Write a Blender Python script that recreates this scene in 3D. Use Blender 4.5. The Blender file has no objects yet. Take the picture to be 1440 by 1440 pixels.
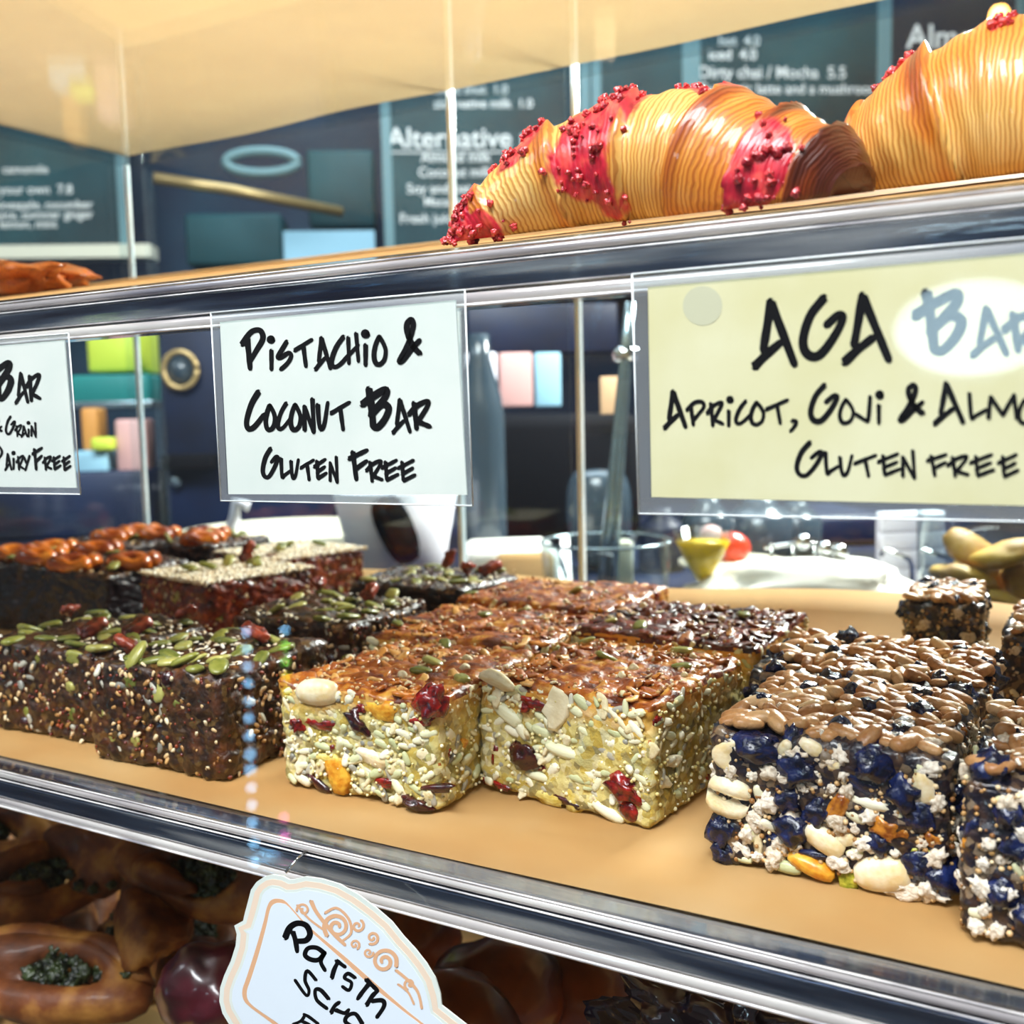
import bpy, bmesh, math, random
import numpy as np
from mathutils import Vector, Matrix, noise
C = bpy.context.scene.collection
sc = bpy.context.scene
rnd = random.Random(7)
PI = math.pi

# ------------------------------------------------------------------ camera
YAW, PITCH, ROLL, FPX = -0.5165, -0.0970, -0.0233, 1458.88
CAM = Vector((0.0, -0.3085, -0.0547))
fwd = Vector((math.sin(YAW)*math.cos(PITCH), math.cos(YAW)*math.cos(PITCH), math.sin(PITCH)))
r0 = Vector((math.cos(YAW), -math.sin(YAW), 0)); u0 = r0.cross(fwd)
rgt = r0*math.cos(ROLL) + u0*math.sin(ROLL)
upv = -r0*math.sin(ROLL) + u0*math.cos(ROLL)
cd = bpy.data.cameras.new('camera'); cam = bpy.data.objects.new('camera', cd); C.objects.link(cam)
M = Matrix((rgt, upv, -fwd)).transposed().to_4x4(); M.translation = CAM
cam.matrix_world = M
cd.sensor_width = 36; cd.lens = 36*FPX/1440
cd.clip_start = 0.01
cd.dof.use_dof = True; cd.dof.focus_distance = 0.41; cd.dof.aperture_fstop = 11
sc.camera = cam
# ------------------------------------------------------------------ view, world, lights
sc.view_settings.view_transform = 'Standard'; sc.view_settings.look = 'None'
sc.view_settings.gamma = 1.0; sc.view_settings.use_curve_mapping = False
sc.view_settings.exposure = 0.25
sc.cycles.use_denoising = True
sc.cycles.max_bounces = 12; sc.cycles.transparent_max_bounces = 24; sc.cycles.transmission_bounces = 10
sc.cycles.glossy_bounces = 4; sc.cycles.diffuse_bounces = 3
sc.cycles.caustics_reflective = False; sc.cycles.caustics_refractive = False
sc.cycles.sample_clamp_indirect = 4.0
w = bpy.data.worlds.new('world'); sc.world = w; w.use_nodes = True
w.node_tree.nodes['Background'].inputs[0].default_value = (0.80, 0.82, 0.86, 1)
w.node_tree.nodes['Background'].inputs[1].default_value = 0.17

def area(name, loc, target, size, energy, col, sy=None):
    l = bpy.data.lights.new(name, 'AREA'); l.energy = energy; l.color = col
    l.shape = 'RECTANGLE'; l.size = size; l.size_y = sy or size
    o = bpy.data.objects.new(name, l); C.objects.link(o); o.location = loc
    o.rotation_euler = (Vector(target)-Vector(loc)).to_track_quat('-Z', 'Y').to_euler()
    return o
area('shop_window_daylight', (-0.10, -1.05, 1.55), (-0.25, 0.10, -0.15), 1.1, 76, (0.97, 0.98, 1.0), 0.7)
area('front_fill_light', (-2.1, -1.1, 1.75), (-0.4, 0.1, -0.1), 1.2, 24, (0.88, 0.94, 1.0), 0.9)  # unseen light added for highlights on the acrylic fronts
area('warm_ceiling_lamp', (-0.35, 0.10, 0.95), (-0.35, 0.18, 0.0), 0.7, 18, (1.0, 0.95, 0.86), 0.35)
area('counter_fill_light', (-1.0, 1.5, 1.7), (-1.2, 1.9, -0.2), 1.4, 42, (0.86, 0.94, 1.0))  # unseen light added to brighten the wall and work counter
area('case_back_lamp', (-0.05, 1.35, 0.62), (-0.35, 0.28, -0.2), 0.35, 50, (1.0, 0.96, 0.88))

# ------------------------------------------------------------------ pixel helpers
def ray(px, py): return rgt*((px-720)/FPX) + upv*((720-py)/FPX) + fwd
def aty(px, py, Y):
    r = ray(px, py); return CAM + r*((Y-CAM.y)/r.y)
def atz(px, py, z):
    r = ray(px, py); return CAM + r*((z-CAM.z)/r.z)
WA = math.radians(34)
WU = Vector((math.cos(WA), math.sin(WA), 0)); WN = Vector((-math.sin(WA), math.cos(WA), 0))
def atw(px, py, d):
    r = ray(px, py); return CAM + r*(d/r.dot(WN))
# ------------------------------------------------------------------ materials
def lin(c):
    if isinstance(c, str): c = tuple(int(c[i:i+2], 16) for i in (0, 2, 4))
    return tuple(((v/255)/12.92 if v/255 <= .04045 else ((v/255+.055)/1.055)**2.4) for v in c)+(1,)
MATS = {}
def ramp_node(nt, stops, interp='LINEAR'):
    r = nt.nodes.new('ShaderNodeValToRGB'); cr = r.color_ramp; cr.interpolation = interp
    while len(cr.elements) < len(stops): cr.elements.new(0.5)
    for e, (p, c) in zip(cr.elements, stops): e.position = p; e.color = lin(c)
    return r
def mat(name, base='808080', rough=.5, metal=0, ramp=None, scale=60, detail=4, vor=None, bump=0, bscale=200,
        rand=None, rsrc='obj', coat=0, sss=0, trans=0, ior=1.45, mixf=.5, spec=.5, coord='Object', emit=None, estr=0, stretch=None):
    m = bpy.data.materials.new(name); m.use_nodes = True; nt = m.node_tree; p = nt.nodes['Principled BSDF']
    L = nt.links.new
    p.inputs['Base Color'].default_value = lin(base); p.inputs['Roughness'].default_value = rough
    p.inputs['Metallic'].default_value = metal; p.inputs['IOR'].default_value = ior
    p.inputs['Specular IOR Level'].default_value = spec
    p.inputs['Coat Weight'].default_value = coat; p.inputs['Coat Roughness'].default_value = .08
    p.inputs['Transmission Weight'].default_value = trans
    if sss:
        p.inputs['Subsurface Weight'].default_value = sss; p.inputs['Subsurface Radius'].default_value = (1, .5, .25)
        p.inputs['Subsurface Scale'].default_value = .003
    tc = nt.nodes.new('ShaderNodeTexCoord')
    col = None; vec = tc.outputs[coord]
    if stretch:
        mp = nt.nodes.new('ShaderNodeMapping'); mp.inputs['Scale'].default_value = stretch; L(vec, mp.inputs[0]); vec = mp.outputs[0]
    if ramp:
        n = nt.nodes.new('ShaderNodeTexNoise'); n.inputs['Scale'].default_value = scale; n.inputs['Detail'].default_value = detail
        L(vec, n.inputs['Vector']); r = ramp_node(nt, ramp); L(n.outputs['Fac'], r.inputs[0]); col = r.outputs[0]
    if vor:                                   # (scale, stops, factor): flecks
        v = nt.nodes.new('ShaderNodeTexVoronoi'); v.inputs['Scale'].default_value = vor[0]; L(tc.outputs[coord], v.inputs['Vector'])
        s = nt.nodes.new('ShaderNodeSeparateColor'); L(v.outputs['Color'], s.inputs[0])
        r2 = ramp_node(nt, vor[1], 'CONSTANT'); L(s.outputs[0], r2.inputs[0])
        mx = nt.nodes.new('ShaderNodeMix'); mx.data_type = 'RGBA'; mx.inputs[0].default_value = vor[2]
        if col: L(col, mx.inputs[6])
        else: mx.inputs[6].default_value = lin(base)
        L(r2.outputs[0], mx.inputs[7]); col = mx.outputs[2]
    if rand:
        if rsrc == 'obj': g = nt.nodes.new('ShaderNodeObjectInfo'); so = g.outputs['Random']
        else: g = nt.nodes.new('ShaderNodeNewGeometry'); so = g.outputs['Random Per Island']
        r3 = ramp_node(nt, rand); L(so, r3.inputs[0])
        if col:
            mx = nt.nodes.new('ShaderNodeMix'); mx.data_type = 'RGBA'; mx.blend_type = 'MIX'; mx.inputs[0].default_value = mixf
            L(col, mx.inputs[7]); L(r3.outputs[0], mx.inputs[6]); col = mx.outputs[2]
        else: col = r3.outputs[0]
    if col: L(col, p.inputs['Base Color'])
    if bump:
        nb = nt.nodes.new('ShaderNodeTexNoise'); nb.inputs['Scale'].default_value = bscale; nb.inputs['Detail'].default_value = 5
        L(vec, nb.inputs['Vector']); b = nt.nodes.new('ShaderNodeBump'); b.inputs['Strength'].default_value = bump
        b.inputs['Distance'].default_value = .001; L(nb.outputs['Fac'], b.inputs['Height']); L(b.outputs[0], p.inputs['Normal'])
    if emit: p.inputs['Emission Color'].default_value = lin(emit); p.inputs['Emission Strength'].default_value = estr
    MATS[name] = m; return m
def clear(name, tint='f4fafa', white=.03, rough=.02, gl=1.0, ior=1.49):
    """thin clear sheet: lets light through, mirrors by Fresnel, a little haze"""
    m = bpy.data.materials.new(name); m.use_nodes = True; nt = m.node_tree; nt.nodes.clear(); L = nt.links.new
    out = nt.nodes.new('ShaderNodeOutputMaterial'); t = nt.nodes.new('ShaderNodeBsdfTransparent'); t.inputs[0].default_value = lin(tint)
    g = nt.nodes.new('ShaderNodeBsdfGlossy'); g.inputs['Roughness'].default_value = rough
    d = nt.nodes.new('ShaderNodeBsdfDiffuse'); d.inputs[0].default_value = (.85, .88, .9, 1)
    m1 = nt.nodes.new('ShaderNodeMixShader'); m1.inputs[0].default_value = white; L(t.outputs[0], m1.inputs[1]); L(d.outputs[0], m1.inputs[2])
    f = nt.nodes.new('ShaderNodeFresnel'); ge = nt.nodes.new('ShaderNodeNewGeometry')
    mr = nt.nodes.new('ShaderNodeMapRange'); mr.inputs[3].default_value = ior; mr.inputs[4].default_value = 1/ior; L(ge.outputs['Backfacing'], mr.inputs[0]); L(mr.outputs[0], f.inputs[0])
    mu = nt.nodes.new('ShaderNodeMath'); mu.operation = 'MULTIPLY'; mu.inputs[1].default_value = gl; L(f.outputs[0], mu.inputs[0])
    m2 = nt.nodes.new('ShaderNodeMixShader'); L(mu.outputs[0], m2.inputs[0]); L(m1.outputs[0], m2.inputs[1]); L(g.outputs[0], m2.inputs[2])
    L(m2.outputs[0], out.inputs[0]); MATS[name] = m; return m

mat('paper', 'd9a864', .75, ramp=[(.3, 'c8985c'), (.55, 'd4ab70'), (.75, 'deba84')], scale=14, bump=.25, bscale=90)
def add_translucent(name, fac, col):
    nt = MATS[name].node_tree; p = nt.nodes['Principled BSDF']; out = [n for n in nt.nodes if n.type == 'OUTPUT_MATERIAL'][0]
    t = nt.nodes.new('ShaderNodeBsdfTranslucent'); t.inputs[0].default_value = lin(col); mx = nt.nodes.new('ShaderNodeMixShader'); mx.inputs[0].default_value = fac
    nt.links.new(p.outputs[0], mx.inputs[1]); nt.links.new(t.outputs[0], mx.inputs[2]); nt.links.new(mx.outputs[0], out.inputs[0])
add_translucent('paper', .5, 'f4e2c4')
mat('ink', '040408', .7, spec=.15)
mat('card_white', 'dfe6df', .5, ramp=[(.4, 'dbe3dc'), (.6, 'e4e9e2')], scale=20)
mat('card_cream', 'dfdab0', .5, ramp=[(.35, 'd8d2a2'), (.65, 'e2deb8')], scale=25)
mat('card_peach', 'f0d8c2', .45); mat('card_peach_line', 'e4b088', .45); mat('card_blue', 'e3ecf6', .45); mat('tape_spot', 'c9c8aa', .5)
clear('acrylic', 'f4f9fa', .003, .03, .7); clear('sleeve', 'dfe9ea', .16, .12, .9); clear('sleeve_front', 'ffffff', .0, .05, .9); clear('pane', 'fbfdfd', .0, .01, .45)
mat('acrylic_edge', 'eef8fc', .15, ramp=[(.35, 'cfe6f0'), (.6, 'fbffff')], scale=18, coat=.6)  # white colour stands in for light piped to the sheet edges
mat('acrylic_lip', '8090a8', .06, trans=.82, coat=.8, ramp=[(.38, '101c3c'), (.5, '5a6c88'), (.62, 'eef4fa')], scale=60, stretch=(.09, 1.6, 1.6), bump=.5, bscale=70, ior=1.49)  # navy and white streaks in the colour imitate reflections in the lip
mat('lip_strip', 'd8d4d6', .1, trans=.45, coat=1, ramp=[(.36, '8e8c9a'), (.5, 'd8d0d0'), (.62, 'fbf6f2')], scale=40, stretch=(.12, 2, 2))  # pale streaks in the colour imitate highlights along the lip
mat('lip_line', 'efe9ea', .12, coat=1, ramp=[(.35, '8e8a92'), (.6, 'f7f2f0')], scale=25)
mat('sleeve_rim', 'eef4f6', .15, coat=1)
mat('dark_chrome', '3a4048', .15, metal=1)
mat('chrome', 'd5d8da', .12, metal=1)
# food
mat('crumb', 'd9c98a', .55, ramp=[(.30, '6a7858'), (.42, '9c8c48'), (.52, 'c4ac52'), (.62, 'd2c280'), (.74, '8c8676')], scale=75, vor=(300, [(0, 'dccf8c'), (.3, 'a48c40'), (.5, 'e4dcb4'), (.7, '76705c'), (.85, 'c8a844')], .5), bump=.8, bscale=420, coat=.15)
def bake_top(name, z0, z1, col, fac):
    nt = MATS[name].node_tree; p = nt.nodes['Principled BSDF']; L = nt.links.new
    src = p.inputs['Base Color'].links[0].from_socket; tc = nt.nodes.new('ShaderNodeTexCoord'); sp = nt.nodes.new('ShaderNodeSeparateXYZ'); L(tc.outputs['Object'], sp.inputs[0])
    nz = nt.nodes.new('ShaderNodeTexNoise'); nz.inputs['Scale'].default_value = 120; L(tc.outputs['Object'], nz.inputs['Vector'])
    ma = nt.nodes.new('ShaderNodeMath'); ma.operation = 'MULTIPLY_ADD'; ma.inputs[1].default_value = .016; L(nz.outputs['Fac'], ma.inputs[0]); L(sp.outputs[2], ma.inputs[2])
    mr = nt.nodes.new('ShaderNodeMapRange'); mr.inputs[1].default_value = z0+.008; mr.inputs[2].default_value = z1+.008; mr.inputs[4].default_value = fac; L(ma.outputs[0], mr.inputs[0])
    mx = nt.nodes.new('ShaderNodeMix'); mx.data_type = 'RGBA'; L(mr.outputs[0], mx.inputs[0]); L(src, mx.inputs[6]); mx.inputs[7].default_value = lin(col); L(mx.outputs[2], p.inputs['Base Color'])
bake_top('crumb', .036, .048, 'd98f26', .85)
mat('crust', '8a4312', .4, ramp=[(.28, '2c0e04'), (.42, '6a2a08'), (.56, 'a4560f'), (.70, 'd09a40')], scale=110, bump=1, bscale=300, coat=.2)
mat('dark_crust', '4a1a08', .28, ramp=[(.3, '200802'), (.5, '561c06'), (.68, '8f3a0c'), (.8, 'c0701e')], scale=110, bump=1, bscale=300, coat=.25)
mat('dark_body', '2a1409', .4, ramp=[(.3, '100703'), (.5, '301708'), (.66, '5a2a0c'), (.8, '7a4416')], scale=110, vor=(300, [(0, '1d0f06'), (.45, '3a2410'), (.7, '5b3c18'), (.9, '8a6a34')], .35), bump=1, bscale=380, coat=.4)
mat('red_body', '6a2410', .35, ramp=[(.3, '2c0c05'), (.5, '6b2110'), (.66, 'a04416'), (.8, 'c87628')], scale=130, bump=1, bscale=380, coat=.5)
mat('choc_body', '160d10', .35, ramp=[(.3, '0a0608'), (.6, '1d1216'), (.8, '35201c')], scale=70, bump=.5, bscale=260, coat=.3)
mat('nut_body', '1c1a26', .3, ramp=[(.3, '0b0d1c'), (.5, '1c1a26'), (.64, '4d3324'), (.78, '8d6a45')], scale=140, vor=(330, [(0, '10131f'), (.4, '6d5640'), (.55, '1a1420'), (.75, 'b49a78'), (.9, '2a1a14')], .4), bump=1, bscale=380, coat=.5)
mat('seed_pale', 'd6d5ac', .45, bump=.25, bscale=9, rand=[(0, 'b9bd8c'), (.5, 'dedcb4'), (1, 'efe9cf')], coat=.2)
mat('seed_grey', '9a948a', .4, rand=[(0, '7b7a72'), (.5, 'a8a393'), (1, 'd2cdb9')], coat=.2)
mat('flake', 'e0d2a4', .5, ramp=[(.35, 'c4ac72'), (.65, 'efe4c2')], scale=3.5, rand=[(0, 'cdb878'), (1, 'f0e6c6')], mixf=.5, bump=.4, bscale=7)
mat('toasted', 'a85a1c', .35, ramp=[(.35, '8a3d0c'), (.65, 'd98f38')], scale=3, rand=[(0, '5a1e06'), (.3, '9a420c'), (.65, 'd0802a'), (1, 'f0c878')], mixf=.35, coat=.35, bump=.5, bscale=6)
mat('toasted_dark', '5c2a10', .35, rand=[(0, '2b0e06'), (.5, '6a2a0c'), (.85, '9a5018'), (1, 'c89048')], coat=.35, bump=.5, bscale=6)
mat('cranberry', '7a0f0c', .18, ramp=[(.35, '3c0506'), (.6, '8f130c'), (.8, 'c4281a')], scale=3.5, coat=.8, bump=.7, bscale=5)
mat('cranberry_dark', '34090a', .18, ramp=[(.35, '140406'), (.7, '4d0e10')], scale=3.5, coat=.8, bump=.7, bscale=5)
mat('apricot', 'dd9a22', .35, ramp=[(.35, 'c97812'), (.65, 'ecb840')], scale=4, coat=.2, sss=.2, bump=.4, bscale=7)
mat('apricot_pale', 'd9c35a', .4, ramp=[(.35, 'cdb144'), (.65, 'e6d684')], scale=4, bump=.4, bscale=7)
mat('amber', 'b0641c', .2, ramp=[(.35, '7a3a0c'), (.65, 'd68c2c')], scale=3, coat=.6, bump=.6, bscale=5)
mat('cream_nut', 'f0dfb8', .35, ramp=[(.35, 'e3c890'), (.6, 'f4e6c6')], scale=2.5, coat=.15, sss=.15, bump=.35, bscale=6)
mat('tan_nut', 'c08e5c', .35, ramp=[(.35, 'a06a3c'), (.65, 'dcb07c')], scale=2.6, rand=[(0, '8a5228'), (.35, 'b07a46'), (.7, 'd4a470'), (1, 'f0dab0')], mixf=.4, coat=.08, bump=.5, bscale=6)
mat('puff', 'e6d8c0', .6, ramp=[(.35, 'b49a7a'), (.55, 'f2e8d6')], scale=5, rand=[(0, 'cbb496'), (1, 'f8f0e2')], mixf=.5, bump=.8, bscale=7)
mat('berry', '131a3c', .2, ramp=[(.35, '070a1c'), (.6, '16214c'), (.8, '26366e')], scale=3, coat=.4, bump=1, bscale=5)
mat('pistachio', '9ba02c', .35, ramp=[(.4, '7c8418'), (.65, 'c4be44')], scale=4, coat=.2, bump=.4, bscale=6)
mat('pumpkin', '6f7a2c', .35, ramp=[(.35, '56601c'), (.65, 'a8a854')], scale=2.5, rand=[(0, '3e4a18'), (.5, '808030'), (1, 'c0b668')], mixf=.4, coat=.25, bump=.3, bscale=5)
mat('sesame', 'f2e6ca', .4, rand=[(0, 'dcc096'), (.4, 'f4e8cc'), (1, 'fffaf0')], rsrc='isl', coat=.3)
mat('sesame_toast', 'caa06a', .4, rand=[(0, '7d4a1c'), (.5, 'c79a5c'), (1, 'f0ddb4')], rsrc='isl', coat=.3)
mat('beads', 'ecdca8', .45, rand=[(0, 'c4b064'), (.5, 'e8d898'), (1, 'f8f2dc')], rsrc='isl', coat=.3)
mat('pecan', '7e2a18', .3, ramp=[(.35, '4a120a'), (.65, 'a84428')], scale=3, coat=.4, bump=.7, bscale=5)
mat('fig_slice', 'c8641a', .3, ramp=[(.35, '8a340a'), (.6, 'd8741c'), (.75, 'f09a34')], scale=70, coat=.6)
mat('pastry_dark', '6a3410', .6, ramp=[(.3, '3a1806'), (.5, '6e3812'), (.7, 'b07a38')], scale=36, bump=.8, bscale=160, coat=.08)  # dough browns darkened to stand in for bottom shelf shade
mat('spinach', '1c2612', .45, ramp=[(.4, '0c140a'), (.65, '34421c')], scale=160, bump=1, bscale=250, coat=.3)
mat('bun', '6a2c12', .35, ramp=[(.35, '3c1408'), (.65, '84401c')], scale=20, coat=.5)
mat('plum', '3a0c14', .3, ramp=[(.35, '1c060a'), (.65, '501420')], scale=40, coat=.5)
# shop
mat('navy_wall', '0b1830', .6, ramp=[(.3, '040a1e'), (.5, '08203e'), (.7, '124058')], scale=1.6)
mat('board', '0f3a42', .6, ramp=[(.35, '0a2c34'), (.65, '185058')], scale=2.5)
mat('board_navy', '0b1a30', .6); mat('board_frame', '6f9298', .5); mat('chalk', 'f2f2ee', .9)
mat('dark_steel', '0a1430', .45, ramp=[(.35, '050a1c'), (.65, '102448')], scale=4)
mat('black_plastic', '06070f', .8, spec=.15); mat('steel', '9fb2ba', .25, metal=.8); mat('brass', 'b49a6a', .35, metal=.6)
mat('glaze_white', 'f4eed6', .3, coat=.5); mat('white_plastic', 'f2f0fb', .4); mat('linen', 'f8f6ee', .8)
mat('teal_box', '1f8c88', .5); mat('lime', 'cfe04a', .5); mat('sky_box', '9ccbe0', .5); mat('orange_box', 'e8a050', .5); mat('pink_box', 'd8a8a4', .5)
mat('yellow_drink', 'f2c40c', .3); mat('tomato', 'd83a20', .3, coat=.5); mat('floor_tile', '4a4440', .6, ramp=[(.4, '3c3835'), (.6, '585048')], scale=3)
mat('plaster', '2b3a48', .8); mat('peach_card', 'e8bc90', .6); mat('grey_bottle', '36444f', .25, coat=.5)
mat('cookie', 'd09a2c', .6, ramp=[(.35, 'b0761a'), (.65, 'e0b040')], scale=30, bump=.5, bscale=80)
mat('blue_light', '9fd4ff', .5, emit='8fd0ff', estr=26); mat('warm_bulb', 'ffcf80', .5, emit='ffb050', estr=9)
mat('yellow_light', 'e0e040', .5, emit='e6e030', estr=22); mat('pink_light', 'f080c0', .5, emit='ff70c0', estr=20)
mat('green_light', '60e060', .5, emit='7be04a', estr=24)
mat('wood', 'b07c3c', .5, ramp=[(.4, '9a6a30'), (.6, 'c08c48')], scale=9); mat('film', '2a1420', .12, coat=1, bump=1, bscale=60)

# ------------------------------------------------------------------ object helpers
def link(o): C.objects.link(o); return o
def mesh_obj(name, me, m=None, parent=None):
    o = bpy.data.objects.new(name, me); link(o)
    if m and not me.materials: me.materials.append(MATS[m])
    if parent: o.parent = parent
    return o
def pyd(verts, faces, smooth=True, name='mesh'):
    me = bpy.data.meshes.new(name); me.from_pydata([tuple(v) for v in verts], [], faces)
    if smooth: me.polygons.foreach_set('use_smooth', [True]*len(me.polygons))
    me.update(); return me
def bm_mesh(bm, smooth=False, name='mesh'):
    me = bpy.data.meshes.new(name); bm.to_mesh(me); bm.free()
    if smooth: me.polygons.foreach_set('use_smooth', [True]*len(me.polygons))
    return me
def thing(name, label, cat, loc=(0, 0, 0), rz=0, group=None):
    o = bpy.data.objects.new(name, None); link(o); o.location = loc; o.rotation_euler = (0, 0, rz); o.empty_display_size = .01
    o['label'] = label; o['category'] = cat
    if group: o['group'] = group
    return o
def tag(o, label, cat, group=None):
    o['label'] = label; o['category'] = cat
    if group: o['group'] = group
    return o
def struct(o): o['kind'] = 'structure'; return o
def stuff(o): o['kind'] = 'stuff'; return o
def box_bm(x0, y0, z0, x1, y1, z1, bev=0, seg=2, bm=None):
    own = bm is None
    if own: bm = bmesh.new()
    g = bmesh.ops.create_cube(bm, size=1)
    vs = g['verts']
    for v in vs: v.co = Vector(((x0+x1)/2+v.co.x*(x1-x0), (y0+y1)/2+v.co.y*(y1-y0), (z0+z1)/2+v.co.z*(z1-z0)))
    if bev:
        es = list({e for v in vs for e in v.link_edges})
        bmesh.ops.bevel(bm, geom=es, offset=bev, segments=seg, profile=.5, affect='EDGES')
    return bm
def box(name, a, b, m, parent=None, bev=0): return mesh_obj(name, bm_mesh(box_bm(*a, *b, bev), bev > 0), m, parent)
def lathe(name, prof, m, parent=None, n=24, loc=(0, 0, 0)):
    vs, fs = [], []
    for r, z in prof:
        for i in range(n): a = 2*PI*i/n; vs.append((loc[0]+r*math.cos(a), loc[1]+r*math.sin(a), loc[2]+z))
    for j in range(len(prof)-1):
        for i in range(n): k = (i+1) % n; fs.append((j*n+i, j*n+k, (j+1)*n+k, (j+1)*n+i))
    fs.append(tuple(range(n))[::-1]); fs.append(tuple((len(prof)-1)*n+i for i in range(n)))
    return mesh_obj(name, pyd(vs, fs), m, parent)
def tube_data(pts, rad, n=8, rfun=None):
    pts = [Vector(p) for p in pts]; vs, fs = [], []
    up = Vector((0, 0, 1)); prev = None
    for i, p in enumerate(pts):
        t = (pts[min(i+1, len(pts)-1)]-pts[max(i-1, 0)]).normalized()
        a = prev if prev else (up.cross(t) if abs(t.z) < .9 else Vector((1, 0, 0)).cross(t))
        a = (a - t*a.dot(t)).normalized(); prev = a; b = t.cross(a)
        r = rfun(i/(len(pts)-1)) if rfun else rad
        for k in range(n): an = 2*PI*k/n; vs.append(p+a*(r*math.cos(an))+b*(r*math.sin(an)))
    for j in range(len(pts)-1):
        for i in range(n): k = (i+1) % n; fs.append((j*n+i, j*n+k, (j+1)*n+k, (j+1)*n+i))
    fs.append(tuple(range(n))[::-1]); fs.append(tuple((len(pts)-1)*n+i for i in range(n)))
    return vs, fs
def tube(name, pts, rad, m, parent=None, n=8, rfun=None): return mesh_obj(name, pyd(*tube_data(pts, rad, n, rfun)), m, parent)
def extrude_profile(name, prof, x0, x1, m, parent=None, smooth=False):
    n = len(prof); vs = [(x0, y, z) for y, z in prof]+[(x1, y, z) for y, z in prof]
    fs = [(i, (i+1) % n, n+(i+1) % n, n+i) for i in range(n)]+[tuple(range(n))[::-1], tuple(range(n, 2*n))]
    return mesh_obj(name, pyd(vs, fs, smooth), m, parent)

# ------------------------------------------------------------------ display case
ZM, ZB, ZT = -0.226, -0.475, 0.205
XL, XR, YB = -0.885, 0.36, 0.46
case = thing('display_case', 'clear acrylic pastry display case holding the cakes on its shelves', 'display case', (0, 0, ZB-.02))
def cpart(o, p=None):
    o.parent = p or case
    if p is None or p is case: o.matrix_parent_inverse = Matrix.Translation((0, 0, -(ZB-.02)))
    return o
TS = math.atan(.2)
# tilted upper shelf
s_up = cpart(extrude_profile('shelf', [(0.012, -.0155), (0.012, .0010), (YB, .2*YB-.003), (YB, .2*YB-.0155)], XL, XR, 'acrylic'))
s_mid = cpart(box('shelf', (XL, .012, ZM-.016), (XR, YB+.04, ZM-.001), 'acrylic'))
s_top = cpart(box('shelf', (XL, -.0, ZT), (XR, YB, ZT+.008), 'acrylic'))
s_bot = cpart(box('shelf', (XL, 0, ZB-.02), (XR, YB, ZB), 'acrylic'))
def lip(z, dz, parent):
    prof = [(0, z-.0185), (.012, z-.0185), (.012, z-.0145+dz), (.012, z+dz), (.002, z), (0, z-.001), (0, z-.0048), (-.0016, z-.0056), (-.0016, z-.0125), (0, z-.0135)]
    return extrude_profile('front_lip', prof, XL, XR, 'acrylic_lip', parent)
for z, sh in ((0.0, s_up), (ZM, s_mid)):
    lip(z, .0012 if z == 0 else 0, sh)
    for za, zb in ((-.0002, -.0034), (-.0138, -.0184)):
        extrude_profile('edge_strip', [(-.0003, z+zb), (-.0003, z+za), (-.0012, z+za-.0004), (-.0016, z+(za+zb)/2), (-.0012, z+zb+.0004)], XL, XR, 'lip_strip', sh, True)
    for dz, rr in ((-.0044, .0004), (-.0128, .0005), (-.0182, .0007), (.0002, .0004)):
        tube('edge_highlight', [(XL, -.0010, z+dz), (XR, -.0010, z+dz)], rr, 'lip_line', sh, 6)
cpart(box('end_panel', (XL-.006, 0, ZB), (XL, YB, ZT+.16), 'acrylic'))
cpart(box('corner_post', (XL-.010, YB-.008, ZB), (XL+.016, YB+.006, ZT+.16), 'acrylic'))
pe = cpart(box('corner_edge', (XL+.004, YB-.009, ZB), (XL+.010, YB-.006, ZT), 'acrylic_edge'))
for x0, x1, yy in ((XL+.016, -.488, YB+.004), (-.485, -.378, YB-.004), (-.372, XR, YB+.004)):
    d = cpart(box('rear_door', (x0, yy, ZM+.004), (x1, yy+.004, ZT+.15), 'acrylic'))
    if x0 > -.8:
        box('door_edge', (x0-.0032, yy-.001, ZM+.004), (x0+.0008, yy+.005, ZT+.15), 'acrylic_edge', d)

# ------------------------------------------------------------------ kraft papers
def sheet(name, x0, x1, prof, label, amp=.0008, nx=80, seed=0):
    vs, fs = [], []
    for i in range(nx+1):
        x = x0+(x1-x0)*i/nx
        for j, (y, z) in enumerate(prof):
            q = noise.noise(Vector((x*6+seed, y*6, 0)))
            vs.append((x, y+(.012*q if j in (0, len(prof)-1) and j else .0), z+amp*(1+q) + (.012*noise.noise(Vector((x*3.5+seed, 1, 0))) if j >= len(prof)-3 and prof[-1][1]-prof[0][1] > .01 and seed == 1 else 0)))
    n = len(prof)
    for i in range(nx):
        for j in range(n-1): fs.append((i*n+j, (i+1)*n+j, (i+1)*n+j+1, i*n+j+1))
    o = mesh_obj(name, pyd(vs, fs), 'paper')
    md = o.modifiers.new('thick', 'SOLIDIFY'); md.thickness = .0004; md.offset = 1
    return tag(o, label, 'paper')
sheet('baking_paper', XL+.02, XR-.02, [(.012, ZM), (.05, ZM), (.1, ZM), (.2, ZM), (.3, ZM), (.38, ZM+.001), (.41, ZM+.006), (.435, ZM+.017), (.45, ZM+.030)], 'brown baking paper under the cut bars, curling up at the back', seed=1)
sheet('baking_paper', XL+.02, XR-.02, [(.0135, .0035), (.05, .0105), (.1, .0205), (.2, .0405), (.3, .0605), (.45, .0905)], 'brown baking paper under the raspberry croissants', amp=.0005, seed=5)
sheet('baking_paper', XL+.01, XR-.01, [(.005, ZT+.0085), (.15, ZT+.0085), (.3, ZT+.0085), (.452, ZT+.0085)], 'brown baking paper on the topmost shelf, seen from below', amp=.0003, seed=9)
sheet('baking_paper', XL+.02, XR-.02, [(.01, ZB+.001), (.2, ZB+.001), (.44, ZB+.001)], 'brown baking paper under the spinach pastries on the bottom shelf', seed=12)

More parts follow.
